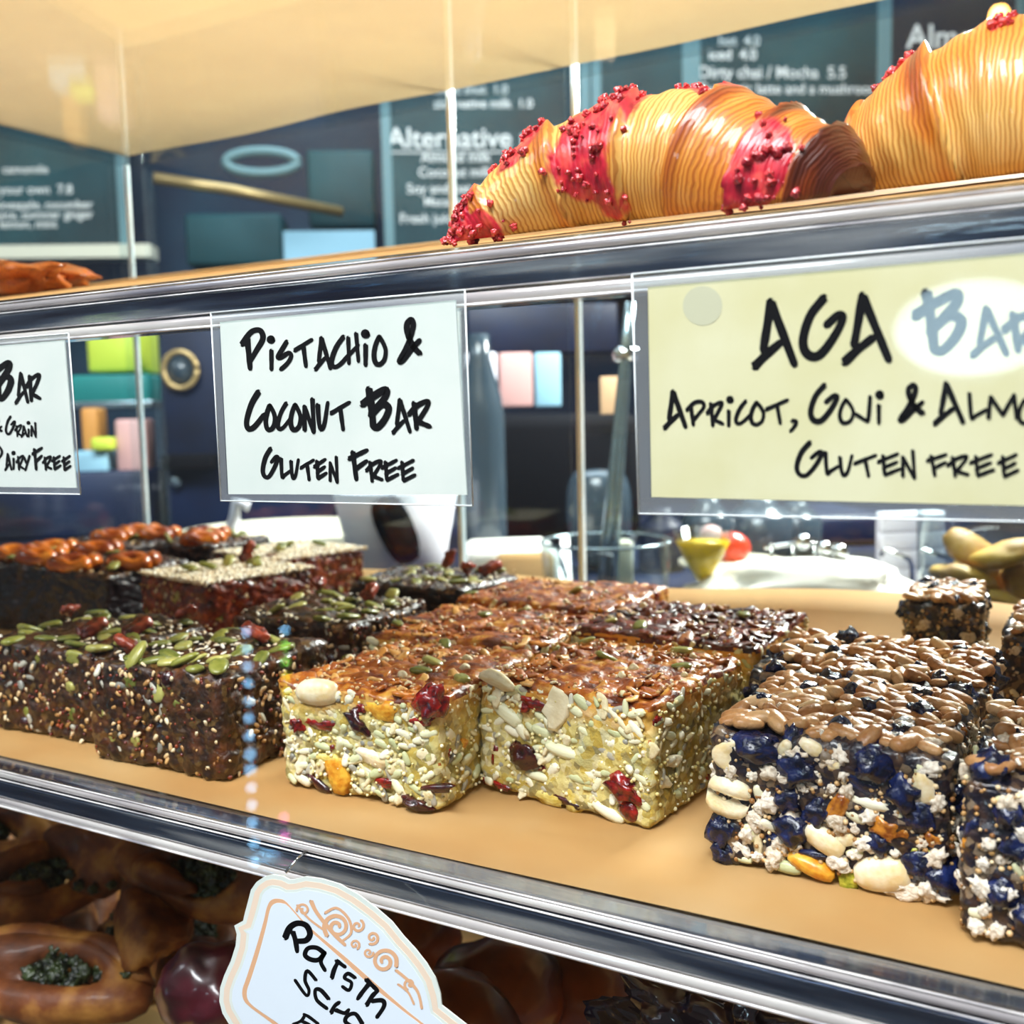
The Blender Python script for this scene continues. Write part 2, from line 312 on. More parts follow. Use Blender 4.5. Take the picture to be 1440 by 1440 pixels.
# ------------------------------------------------------------------ inclusion shapes
def loft(L, W, H, nu=9, nv=7, taper=0., pw=.6, groove=0, bend=0, seed=None, amp=0):
    vs, fs = [], []
    vs.append((-L/2, 0, 0))
    for j in range(1, nv):
        t = j/nv; x = -L/2+L*(.5-.5*math.cos(PI*t)); s = math.sin(PI*t)**pw*(1-taper*(t-.5)*1.4)
        for i in range(nu):
            a = 2*PI*i/nu; y = W/2*s*math.cos(a); z = H/2*s*math.sin(a)
            if groove: z -= groove*H*math.exp(-(y/(W*.1))**2)*(1 if math.sin(a) > 0 else 0)
            y += bend*((x/L)**2*4)
            if seed is not None:
                k = 1+amp*noise.noise(Vector((x/L*3+seed, y/W*3, z/H*2))); y *= k; z *= k
            vs.append((x, y, z))
    vs.append((L/2, 0, 0)); e = len(vs)-1
    for i in range(nu):
        k = (i+1) % nu; fs.append((0, 1+k, 1+i)); fs.append((e, 1+(nv-2)*nu+i, 1+(nv-2)*nu+k))
    for j in range(nv-2):
        for i in range(nu): k = (i+1) % nu; fs.append((1+j*nu+i, 1+j*nu+k, 1+(j+1)*nu+k, 1+(j+1)*nu+i))
    return vs, fs
def lump(seed, amp=.35, f=1.6, sub=2, sc3=(1, 1, 1)):
    bm = bmesh.new(); bmesh.ops.create_icosphere(bm, subdivisions=sub, radius=.5)
    for v in bm.verts:
        k = 1+amp*noise.noise(v.co*f*2+Vector((seed*7.1, 0, 0)))+amp*.4*noise.noise(v.co*f*6+Vector((seed*3.1, 0, 0)))
        v.co = Vector((v.co.x*k*sc3[0], v.co.y*k*sc3[1], v.co.z*k*sc3[2]))
    vs = [tuple(v.co) for v in bm.verts]; fs = [tuple(v.index for v in f.verts) for f in bm.faces]; bm.free(); return vs, fs
def flake_data(seed, n=12):
    r = random.Random(seed); vs, fs = [], []
    for z, k in ((-.07, .9), (.0, 1), (.08, .8)):
        for i in range(n):
            a = 2*PI*i/n; rr = .5*k*(1+.28*noise.noise(Vector((math.cos(a)*1.4+seed*5, math.sin(a)*1.4, 0))))
            x, y = rr*math.cos(a), rr*.62*math.sin(a); vs.append((x, y, z+.35*x*x+.1*noise.noise(Vector((x*4+seed, y*4, 1)))))
    vs += [(0, 0, -.07), (0, 0, .06)]
    for j in range(2):
        for i in range(n): k = (i+1) % n; fs.append((j*n+i, j*n+k, (j+1)*n+k, (j+1)*n+i))
    for i in range(n): k = (i+1) % n; fs.append((3*n, k, i)); fs.append((3*n+1, 2*n+i, 2*n+k))
    return vs, fs
SH = {
 'seed': loft(1, .42, .26, taper=.35), 'seedfat': loft(1, .5, .34, taper=.25), 'oval': loft(1, .62, .42, 10, 8, .15),
 'pump': loft(1, .62, .3, 12, 8, .35, .55, groove=.12), 'nut': loft(1, .58, .48, 10, 8, .1, .5), 'split': loft(1, .9, .6, 16, 9, .0, .5, groove=.5),
 'cashew': loft(1, .42, .4, 10, 9, .1, .5, bend=.28), 'sliver': loft(1, .2, .14, 6, 5, 0, .35), 'pecan': loft(1, .55, .45, 16, 8, .1, .5, groove=.45, seed=3, amp=.9),
 'lumpA': lump(1, .6, 1.5, 3), 'lumpB': lump(2, .8, 1.5, 3), 'lumpC': lump(3, .4, 2.2), 'flat': lump(4, .5, 1.4, 2, (1, .8, .45)), 'puff': lump(5, .55, 2.0, 3, (1, .66, .6)), 'puffB': lump(8, .6, 1.8, 3, (1, .8, .7)),
 'flakeA': flake_data(1), 'flakeB': flake_data(2), 'flakeC': flake_data(3), 'bead': lump(6, .1, 1, 1), 'sesame': loft(1, .6, .34, 6, 5, .4, .6)}
MC = {}
def smesh(shape, m):
    k = (shape, m)
    if k not in MC:
        me = pyd(*SH[shape], name=shape+'_shape'); me.materials.append(MATS[m]); MC[k] = me
    return MC[k]
def basis(nrm, ang, tilt=0):
    n = Vector(nrm); a = Vector((0, 0, 1)) if abs(n.z) < .5 else Vector((1, 0, 0))
    x = (a - n*a.dot(n)).normalized(); y = n.cross(x)
    R = Matrix((x, y, n)).transposed()
    return R @ Matrix.Rotation(ang, 3, 'Z') @ Matrix.Rotation(tilt, 3, 'Y')
def put(parent, name, shape, m, p, nrm, size, ang, tilt=0, sx=1, sy=1, sz=1):
    o = bpy.data.objects.new(name, smesh(shape, m)); link(o); o.parent = parent
    R = basis(nrm, ang, tilt).to_4x4(); R.translation = Vector(p)
    o.matrix_local = R @ Matrix.Diagonal((size*sx, size*sy, size*sz, 1)); return o
def stuff_mesh(name, shape, m, items, parent):
    v0 = np.array(SH[shape][0]); f0 = SH[shape][1]; V = []; F = []; k = 0
    for p, nrm, size, ang, tilt in items:
        R = np.array(basis(nrm, ang, tilt)); V.append((v0*size)@R.T+np.array(p)); F += [tuple(i+k for i in f) for f in f0]; k += len(v0)
    me = pyd(np.concatenate(V), F, name=name); o = mesh_obj(name, me, m, parent); return stuff(o)

# ------------------------------------------------------------------ cut bars
def bar_body(W, D, H, m_side, m_top, seed, cuts=44, amp=.0012, name='crumb', rnd_top=.0):
    bm = bmesh.new(); bmesh.ops.create_cube(bm, size=1); bmesh.ops.subdivide_edges(bm, edges=bm.edges[:], cuts=cuts, use_grid_fill=True)
    bev = .004
    for v in bm.verts:
        c = Vector((v.co.x*W, v.co.y*D, v.co.z*H)); q = Vector((max(-W/2+bev, min(W/2-bev, c.x)), max(-D/2+bev, min(D/2-bev, c.y)), max(-H/2+bev, min(H/2-bev, c.z))))
        d = c-q
        if d.length > 1e-7: d.normalize()
        c = q+d*bev
        nn = noise.noise(c*150+Vector((seed*9, 0, 0)))+.8*noise.noise(c*420+Vector((seed*9, 4, 0)))+1.2*noise.noise(c*45+Vector((seed*9, 0, 5)))+1.3*noise.noise(c*24+Vector((seed*9, 7, 5)))
        c += d*amp*nn*(1.5 if d.z > .5 else 1)
        if d.z < -.5: c.z = max(c.z, -H/2)
        v.co = c+Vector((0, 0, H/2))
    bm.normal_update()
    for f in bm.faces: f.material_index = 1 if f.normal.z > .55 or (f.calc_center_median().z > H*.93 and f.normal.z > .05) else 0
    me = bm_mesh(bm, True); me.materials.append(MATS[m_side]); me.materials.append(MATS[m_top]); return me
AVOID = []          # places already taken by the named front inclusions
def face_pts(W, D, H, face, n, dmin=0, mar=.004, r=rnd):
    out = []; tries = 0
    while len(out) < n and tries < n*14:
        tries += 1
        if face == 'front': p = Vector((r.uniform(-W/2+mar, W/2-mar), -D/2, r.uniform(mar*.7, H-mar*.6))); nr = (0, -1, 0)
        elif face == 'right': p = Vector((W/2, r.uniform(-D/2+mar, D/2-mar), r.uniform(mar*.7, H-mar*.6))); nr = (1, 0, 0)
        elif face == 'left': p = Vector((-W/2, r.uniform(-D/2+mar, D/2-mar), r.uniform(mar*.7, H-mar*.6))); nr = (-1, 0, 0)
        else: p = Vector((r.uniform(-W/2+mar, W/2-mar), r.uniform(-D/2+mar, D/2-mar), H)); nr = (0, 0, 1)
        if face == 'front' and dmin and any((p-q).length < k for q, k in AVOID): continue
        if dmin and any((p-q).length < dmin for q, _ in out): continue
        out.append((p, nr))
    return out
def scatter(t, name, shapes, m, W, D, H, face, n, s0, s1, sink=.25, tilt=.35, dmin=0, angle=None, sy=1, r=rnd):
    for p, nr in face_pts(W, D, H, face, n, dmin, r=r):
        s = r.uniform(s0, s1); a = r.uniform(0, 2*PI) if angle is None else r.gauss(angle, .7)
        put(t, name, r.choice(shapes), m, p-Vector(nr)*(s*sink*.4), nr, s, a, r.gauss(0, tilt), sy=sy)
def scat_stuff(t, name, shape, m, W, D, H, faces, s0, s1, tilt=.5, up=.0003, r=rnd, mar=.002):
    it = []
    for face, n in faces:
        for p, nr in face_pts(W, D, H, face, n, mar=mar, r=r):
            it.append((p+Vector(nr)*up, nr, r.uniform(s0, s1), r.uniform(0, 6.28), r.gauss(0, tilt)))
    return stuff_mesh(name, shape, m, it, t)
def hero(t, W, D, H, items):
    """named inclusions at their places on the cut front face"""
    AVOID.clear()
    Mi = (Matrix.Translation(t.location) @ Matrix.Rotation(t.rotation_euler[2], 4, 'Z')).inverted()
    o = Mi @ CAM
    for name, shape, m, px, py, w_, h_, ang in items:
        d = (Mi.to_3x3() @ ray(px, py)); k = (-D/2-o.y)/d.y; p = o+d*k
        p.x = max(-W/2+.001, min(W/2-.001, p.x)); p.z = max(.003, min(H+.001, p.z))
        dist = k; sc_ = dist/FPX
        if m != 'puff': AVOID.append((p.copy(), .42*min(w_/.86, h_)*sc_+.0022))
        L_ = max(w_/.86, h_)*sc_
        ratio = min(w_/.86, h_)*sc_
        shw = {'seed': .42, 'seedfat': .5, 'oval': .62, 'pump': .56, 'nut': .58, 'split': .9, 'cashew': .42, 'sliver': .2, 'flakeA': .62, 'flakeB': .62, 'flakeC': .62}.get(shape, 1)
        base = 0 if w_ >= h_ else PI/2
        # angle: basis x axis points up (z), so add 90 degrees for a horizontal long axis
        put(t, name, shape, m, p+Vector((0, .0006, 0)), (0, -1, 0), L_, PI/2+base+math.radians(ang), 0, sy=(ratio/L_)/shw, sz=min(1, .55/(1 if shw < 1 else 1.0)) if shw == 1 else 1)

def bar_thing(name, label, x0, x1, y0, y1, H, rz, group):
    return thing(name, label, 'cake bar', ((x0+x1)/2, (y0+y1)/2, ZM+.0018), math.radians(rz), group), x1-x0, y1-y0

def blondie(label, x0, x1, y0, y1, H=.05, rz=0, seed=1, top='crust', dens=1.0, faces=('front', 'right', 'left'), hero_items=None):
    r = random.Random(seed)
    t, W, D = bar_thing('pistachio_bar', label, x0, x1, y0, y1, H, rz, 'pistachio and coconut bars in two rows')
    o = mesh_obj('crumb', bar_body(W, D, H, 'crumb', top, seed), None, t)
    AVOID.clear()
    if hero_items: hero(t, W, D, H, hero_items)
    for f in faces:
        k = dens*(1 if f == 'front' else .55)*(W if f == 'front' else D)/.085
        if f == 'left': k *= .5
        scatter(t, 'sunflower_seed', ['seed', 'seedfat'], 'seed_pale', W, D, H, f, int(66*k), .0055, .0105, .2, .25, .0045, PI/2, r=r)
        scatter(t, 'sunflower_seed', ['seed'], 'seed_grey', W, D, H, f, int(32*k), .006, .009, .3, .25, .005, r=r)
        scatter(t, 'coconut_sliver', ['sliver'], 'flake', W, D, H, f, int(22*k), .006, .013, .1, .2, .004, r=r)
        scatter(t, 'almond_flake', ['flakeA', 'flakeB', 'flakeC'], 'flake', W, D, H, f, int(9*k), .007, .011, .2, .3, .01, r=r)
        scatter(t, 'cranberry', ['flat', 'lumpB'], 'cranberry', W, D, H, f, int((3 if hero_items and f == 'front' else 8)*k), .005, .009, .5, .3, .012, r=r)
        if not (hero_items and f == 'front'):
            scatter(t, 'apricot_piece', ['flat'], 'apricot', W, D, H, f, int(4*k), .006, .01, .6, .2, .015, r=r)
    scat_stuff(t, 'quinoa_grains', 'bead', 'beads', W, D, H, [(f, int(190*dens)) for f in faces], .0010, .0022, up=.0002, r=r)
    tm = 'toasted' if top == 'crust' else 'toasted_dark'
    scatter(t, 'toasted_flake', ['flakeA', 'flakeB', 'flakeC'], tm, W, D, H, 'top', int(85*dens), .007, .015, .15, .22, .0045, r=r)
    scatter(t, 'toasted_seed', ['seed', 'seedfat'], tm, W, D, H, 'top', int(55*dens), .006, .010, .1, .3, .0045, r=r)
    scatter(t, 'pumpkin_seed', ['pump'], 'pumpkin', W, D, H, 'top', int(4*dens), .009, .013, -.4, .3, .015, r=r)
    scatter(t, 'nut_chip', ['flakeB', 'lumpC'], 'flake', W, D, H, 'top', int(12*dens), .003, .006, -.5, .4, .01, r=r)
    scat_stuff(t, 'toasted_crumbs', 'bead', 'sesame_toast', W, D, H, [('top', int(260*dens))], .001, .0024, up=.0006, r=r)
    return t

H1 = [('almond_slice', 'oval', 'cream_nut', 445, 974, 62, 40, 5), ('cranberry', 'flat', 'cranberry', 454, 1019, 45, 24, 0), ('cranberry', 'flat', 'cranberry', 433, 995, 26, 14, 10),
 ('cranberry', 'lumpB', 'cranberry_dark', 505, 1015, 42, 28, -35), ('apricot_piece', 'flat', 'apricot', 537, 1000, 44, 38, 0), ('cranberry', 'lumpB', 'cranberry', 605, 988, 40, 55, -20),
 ('cranberry', 'flat', 'cranberry', 592, 1015, 34, 20, 10), ('apricot_piece', 'flat', 'apricot', 474, 1088, 44, 52, 20), ('apricot_piece', 'flat', 'apricot_pale', 460, 1068, 30, 22, 0),
 ('coconut_chunk', 'flat', 'cream_nut', 525, 1067, 46, 30, -15), ('cranberry', 'flat', 'cranberry', 540, 1102, 24, 20, 0), ('cranberry', 'flat', 'cranberry_dark', 620, 1110, 44, 18, 10),
 ('sunflower_seed', 'seedfat', 'seed_pale', 484, 1044, 28, 13, -15), ('sunflower_seed', 'seedfat', 'seed_pale', 452, 1049, 28, 13, -10), ('sunflower_seed', 'seedfat', 'seed_pale', 600, 1093, 25, 12, 35),
 ('raisin', 'flat', 'cranberry_dark', 448, 1108, 34, 18, -30), ('almond_flake', 'flakeA', 'flake', 600, 1065, 25, 30, 60), ('raisin', 'lumpA', 'cranberry_dark', 585, 1142, 40, 18, -8)]
H2 = [('oat_flake', 'flakeA', 'flake', 699, 957, 54, 26, -15), ('almond_slice', 'flakeB', 'flake', 782, 996, 40, 60, -20), ('cranberry', 'flat', 'cranberry', 750, 990, 36, 24, -10),
 ('cranberry', 'lumpA', 'cranberry_dark', 737, 1064, 42, 42, 0), ('cranberry', 'flat', 'cranberry', 695, 1060, 16, 30, 0), ('cranberry', 'lumpB', 'cranberry', 878, 1110, 50, 38, -20),
 ('cranberry', 'lumpC', 'cranberry', 886, 1140, 34, 34, 0), ('sunflower_seed', 'seedfat', 'seed_pale', 790, 1056, 50, 20, -8), ('sunflower_seed', 'seedfat', 'seed_pale', 755, 1091, 36, 15, -5),
 ('sunflower_seed', 'seedfat', 'seed_pale', 815, 1096, 34, 15, -5), ('sunflower_seed', 'seedfat', 'seed_pale', 855, 1156, 48, 20, -18), ('pumpkin_seed', 'pump', 'seed_pale', 712, 1004, 46, 20, -28),
 ('coconut_sliver', 'sliver', 'flake', 874, 1018, 54, 12, -42), ('coconut_sliver', 'sliver', 'flake', 852, 1032, 36, 12, -45), ('apricot_piece', 'flat', 'apricot_pale', 807, 1120, 36, 42, 0),
 ('apricot_piece', 'flat', 'apricot_pale', 775, 1132, 38, 28, 0), ('almond_flake', 'flakeC', 'flake', 925, 1058, 26, 24, 40), ('raisin', 'flat', 'cranberry_dark', 800, 1158, 40, 16, -12),
 ('sunflower_seed', 'seedfat', 'seed_grey', 843, 1052, 24, 16, -20), ('sunflower_seed', 'seedfat', 'seed_grey', 858, 1062, 22, 16, -20), ('cranberry', 'flat', 'cranberry', 705, 1128, 26, 14, -10)]
blondie('pale pistachio coconut bar with a big almond slice near its upper corner', -.326, -.2405, .044, .136, .049, 1.5, 1, hero_items=H1)
blondie('pale pistachio coconut bar with clustered cranberries low on its cut face', -.236, -.1475, .074, .168, .0515, -6, 2, hero_items=H2, faces=('front', 'right'))
blondie('brown topped bar directly behind the one with the big almond slice', -.352, -.246, .143, .236, .05, 2, 3, dens=.75, faces=('front', 'right'))
blondie('rearmost brown topped bar on the brown paper, behind two others', -.357, -.247, .243, .335, .051, -2, 4, dens=.6, faces=('front', 'right'))
blondie('dark crusted bar at the back of the row with clustered cranberries', -.25, -.143, .186, .285, .051, -1, 5, 'dark_crust', .85, ('front', 'right'))

def nutbar(label, x0, x1, y0, y1, H=.05, rz=0, seed=1, dens=1, faces=('front', 'right', 'left'), hero_items=None):
    r = random.Random(seed*31)
    t, W, D = bar_thing('nut_bar', label, x0, x1, y0, y1, H, rz, 'apricot goji and almond bars')
    mesh_obj('dark_filling', bar_body(W, D, H, 'nut_body', 'nut_body', seed+40, amp=.0016), None, t)
    AVOID.clear()
    if hero_items: hero(t, W, D, H, hero_items)
    for f in faces:
        k = dens*(1 if f == 'front' else .6)*(W if f == 'front' else D)/.085
        lo = .55 if hero_items and f == 'front' else 1
        scatter(t, 'puffed_grain', ['puff', 'puffB'], 'puff', W, D, H, f, int(48*k), .0045, .009, .1, .4, .0055, r=r)
        scatter(t, 'sunflower_seed', ['seedfat', 'oval'], 'seed_pale', W, D, H, f, int(20*k*lo), .005, .008, .1, .3, .007, r=r)
        scatter(t, 'dark_berry', ['lumpA', 'lumpB', 'flat'], 'berry', W, D, H, f, int(20*k*lo), .009, .015, .5, .3, .01, r=r)
        scatter(t, 'almond_piece', ['nut', 'oval'], 'cream_nut', W, D, H, f, int(8*k*lo), .006, .01, .2, .3, .012, r=r)
        scatter(t, 'apricot_piece', ['flat', 'oval'], 'amber', W, D, H, f, int(7*k*lo), .006, .01, .3, .3, .012, r=r)
    scat_stuff(t, 'grain_crumbs', 'lumpC' if 0 else 'bead', 'sesame_toast', W, D, H, [(f, int(330*dens)) for f in faces], .001, .0024, up=.0004, r=r)
    scatter(t, 'toasted_peanut', ['nut', 'oval', 'nut'], 'tan_nut', W, D, H, 'top', int(150*dens), .0072, .0130, -.62, .3, .0042, .2, r=r)
    scatter(t, 'dark_berry', ['lumpA', 'lumpB'], 'berry', W, D, H, 'top', int(15*dens), .007, .012, -.3, .3, .011, r=r)
    scatter(t, 'puffed_grain', ['puff'], 'puff', W, D, H, 'top', int(14*dens), .004, .006, -1.4, .3, .01, r=r)
    scat_stuff(t, 'sesame_seeds', 'sesame', 'sesame', W, D, H, [('top', int(50*dens))], .002, .003, up=.0035, r=r)
    return t
HN = [('cashew', 'cashew', 'cream_nut', 1016, 1063, 30, 54, 0), ('split_almond', 'split', 'cream_nut', 1024, 1121, 54, 62, 80), ('dark_berry', 'lumpA', 'berry', 1063, 1053, 56, 46, 0),
 ('almond_piece', 'nut', 'cream_nut', 1140, 1052, 32, 24, -25), ('puffed_grain', 'puffB', 'puff', 1181, 1068, 34, 32, 0), ('white_seed', 'seedfat', 'seed_pale', 1228, 1130, 54, 20, -4),
 ('apricot_piece', 'oval', 'amber', 1177, 1137, 24, 54, -28), ('white_seed', 'oval', 'seed_pale', 1203, 1148, 28, 18, -25), ('almond_piece', 'oval', 'cream_nut', 1157, 1181, 56, 36, -28),
 ('almond_piece', 'nut', 'cream_nut', 1187, 1180, 26, 24, 20), ('goji_berry', 'lumpB', 'amber', 1250, 1166, 42, 36, 0), ('apricot_piece', 'oval', 'apricot', 1140, 1218, 60, 28, -18),
 ('pistachio', 'flat', 'pistachio', 1192, 1240, 30, 36, 0), ('almond_half', 'oval', 'cream_nut', 1240, 1230, 68, 54, 15), ('white_seed', 'seedfat', 'seed_pale', 1040, 1224, 32, 13, -8),
 ('white_seed', 'seedfat', 'seed_pale', 1102, 1236, 44, 20, -4), ('puffed_grain', 'puff', 'puff', 1104, 1093, 44, 26, 0), ('puffed_grain', 'puff', 'puff', 1074, 1128, 26, 40, -20), ('puffed_grain', 'puff', 'puff', 1112, 1140, 30, 46, -20),
 ('puffed_grain', 'puffB', 'puff', 1060, 1155, 30, 34, 0), ('puffed_grain', 'puff', 'puff', 1106, 1178, 24, 36, -20), ('puffed_grain', 'puff', 'puff', 1040, 1192, 34, 26, -35), ('puffed_grain', 'puffB', 'puff', 1096, 1198, 24, 28, 0),
 ('almond_piece', 'nut', 'cream_nut', 1300, 1108, 28, 50, 10), ('puffed_grain', 'puffB', 'puff', 1278, 1125, 36, 40, 0), ('puffed_grain', 'puffB', 'puff', 1268, 1262, 46, 40, 0), ('puffed_grain', 'puff', 'puff', 1308, 1272, 40, 22, -10),
 ('dark_berry', 'lumpB', 'berry', 1015, 1167, 36, 50, 0), ('dark_berry', 'lumpA', 'berry', 1018, 1200, 32, 36, 0), ('dark_berry', 'flat', 'berry', 1213, 1100, 62, 40, -20), ('dark_berry', 'lumpB', 'berry', 1147, 1143, 36, 40, 0),
 ('dark_berry', 'lumpA', 'berry', 1292, 1150, 42, 46, 0), ('dark_berry', 'lumpA', 'berry', 1291, 1218, 38, 46, 0), ('dark_berry', 'flat', 'berry', 1147, 1203, 40, 18, 0), ('pistachio', 'flat', 'pistachio', 1292, 1200, 26, 18, 0),
 ('puffed_grain', 'puffB', 'puff', 1224, 1190, 30, 26, 0), ('puffed_grain', 'puff', 'puff', 1136, 1105, 28, 20, 0), ('white_seed', 'sliver', 'flake', 1065, 1185, 12, 36, 5)]
nutbar('chunky dark berry and nut bar with a split almond at its front corner', -.122, -.040, .053, .137, .050, 0, 1, hero_items=HN)
nutbar('nut bar with peanut covered top close behind the bar with the split almond', -.136, -.038, .143, .225, .050, 1, 2, .8, ('front', 'right', 'left'))
nutbar('small nut bar standing alone at the back of the brown paper', -.101, -.058, .335, .400, .051, 3, 3, .45)
nutbar('nut bar half cut off by the frame, nearest on the brown paper', -.034, .055, .034, .118, .052, 0, 4, .9, ('front', 'left'))
nutbar('nut bar further back behind the one nearest the frame edge', -.040, .045, .262, .345, .051, 0, 5, .6, ('front', 'left'))

def seedbar(label, x0, x1, y0, y1, H=.05, rz=0, seed=1, side='dark_body', top='mix', dens=1, faces=('front', 'right')):
    AVOID.clear()
    r = random.Random(seed*77)
    t, W, D = bar_thing('seed_bar', label, x0, x1, y0, y1, H, rz, 'dark seeded bars on the left')
    mesh_obj('dark_filling', bar_body(W, D, H, side, 'red_body' if top == 'sesame' else 'dark_body', seed+80, amp=.0016), None, t)
    if side != 'choc_body':
        for f in faces:
            k = dens*(1 if f == 'front' else .6)*.8
            scatter(t, 'sunflower_seed', ['seed', 'seedfat'], 'seed_grey', W, D, H, f, int(20*k), .006, .009, .3, .3, .006, r=r)
            scatter(t, 'pumpkin_seed', ['pump'], 'pumpkin', W, D, H, f, int(8*k), .008, .013, .3, .3, .012, r=r)
            scatter(t, 'fig_piece', ['flat', 'lumpC'], 'cranberry_dark', W, D, H, f, int(6*k), .008, .014, .6, .3, .014, r=r)
        scat_stuff(t, 'sesame_seeds', 'sesame', 'sesame_toast', W, D, H, [(f, int(85*dens)) for f in faces], .0028, .0044, .4, .0003, r=r)
        scat_stuff(t, 'fruit_crumbs', 'bead', 'red_body', W, D, H, [(f, int(90*dens)) for f in faces], .0014, .0026, .4, .0, r=r)
    if top == 'mix':
        scatter(t, 'pumpkin_seed', ['pump'], 'pumpkin', W, D, H, 'top', int(20*dens), .011, .0155, -.2, .25, .010, r=r)
        scatter(t, 'pecan_half', ['pecan'], 'pecan', W, D, H, 'top', 2, .014, .018, -1.2, .5, .03, r=r)
        scat_stuff(t, 'sesame_topping', 'sesame', 'sesame', W, D, H, [('top', int(130*dens))], .0026, .0038, .4, .001, r=r)
    elif top == 'sesame':
        scat_stuff(t, 'sesame_topping', 'sesame', 'sesame', W, D, H, [('top', 2300)], .0036, .0054, .6, .0024, r=r, mar=-.0008)
        scatter(t, 'pumpkin_seed', ['pump'], 'pumpkin', W*.5, D, H, 'top', 5, .012, .015, -1.2, .5, .012, r=r)
    elif top == 'fig':
        scatter(t, 'pumpkin_seed', ['pump'], 'pumpkin', W, D, H, 'top', 6, .010, .014, -.8, .5, .012, r=r)
        for p, nr in face_pts(W, D, H, 'top', 4, .034, .016, r=r):
            n_ = 18; pts = [(p.x+.0150*math.cos(2*PI*i/n_), p.y+.0135*math.sin(2*PI*i/n_), H+.004+.0015*math.sin(i*1.1)) for i in range(n_+1)]
            tube('dried_fruit_ring', pts, .0052, 'fig_slice', t, 8, lambda q: .0062+.0008*math.sin(q*13))
        scat_stuff(t, 'sesame_topping', 'sesame', 'sesame_toast', W, D, H, [('top', 80)], .0026, .004, .4, .001, r=r)
    return t
sb1 = seedbar('dark seeded bar nearest the front with pumpkin seeds standing on top', -.440, -.352, .031, .112, .050, 2, 1)
sb0 = seedbar('dark seeded bar at the front left with pecans on top', -.545, -.452, .042, .125, .049, 3, 2)
sb2 = seedbar('dark bar with pumpkin seeds between the sesame topped bar and the brown topped bars', -.462, -.372, .150, .235, .050, 2, 3, dens=.9)
sb3 = seedbar('dark bar with smooth chocolate face behind the rows, pecan on its corner', -.468, -.372, .275, .36, .050, 0, 4, 'choc_body')
sb4 = seedbar('reddish bar with dense white sesame topping and loose pumpkin seeds', -.606, -.516, .204, .294, .055, -13, 5, 'red_body', 'sesame')
sb5 = seedbar('second white sesame topped bar, standing behind the reddish one', -.632, -.542, .305, .392, .056, -13, 6, 'red_body', 'sesame', .6)
sb6 = seedbar('chocolate bar topped with orange dried fruit rings at the far left', -.815, -.715, .215, .305, .056, 0, 7, 'choc_body', 'fig')
sb7 = seedbar('dried fruit ring topped bar behind the far left chocolate bar', -.845, -.750, .325, .41, .058, 0, 8, 'choc_body', 'fig')
sb8 = seedbar('dried fruit ring topped bar beside the white sesame bars', -.705, -.635, .20, .285, .056, 0, 9, 'choc_body', 'fig')
sb9 = seedbar('rearmost dried fruit ring topped bar near the corner post', -.740, -.676, .34, .42, .058, 0, 10, 'choc_body', 'fig', .6)
for t, x, y, s, a, tl in ((sb1, -.018, -.033, .0165, 1.2, -.9), (sb1, .012, -.03, .015, .3, -.4), (sb1, .028, -.024, .016, -.4, -.3), (sb1, .038, -.035, .015, -.9, .2)):
    put(t, 'pumpkin_seed', 'pump', 'pumpkin', (x, y, .0535), (0, 0, 1), s, a, tl)
for x, y in ((-.012, .0), (.012, .01)): put(sb0, 'pecan_half', 'pecan', 'pecan', (x+.02, y-.01, .054), (0, 0, 1), .018, 1.2, -.5)
put(sb4, 'pecan_half', 'pecan', 'pecan', (-.018, .030, .066), (0, 0, 1), .019, 1.4, -1.2)
put(sb3, 'pecan_half', 'pecan', 'pecan', (.034, .02, .056), (0, 0, 1), .019, 1.0, -.4)

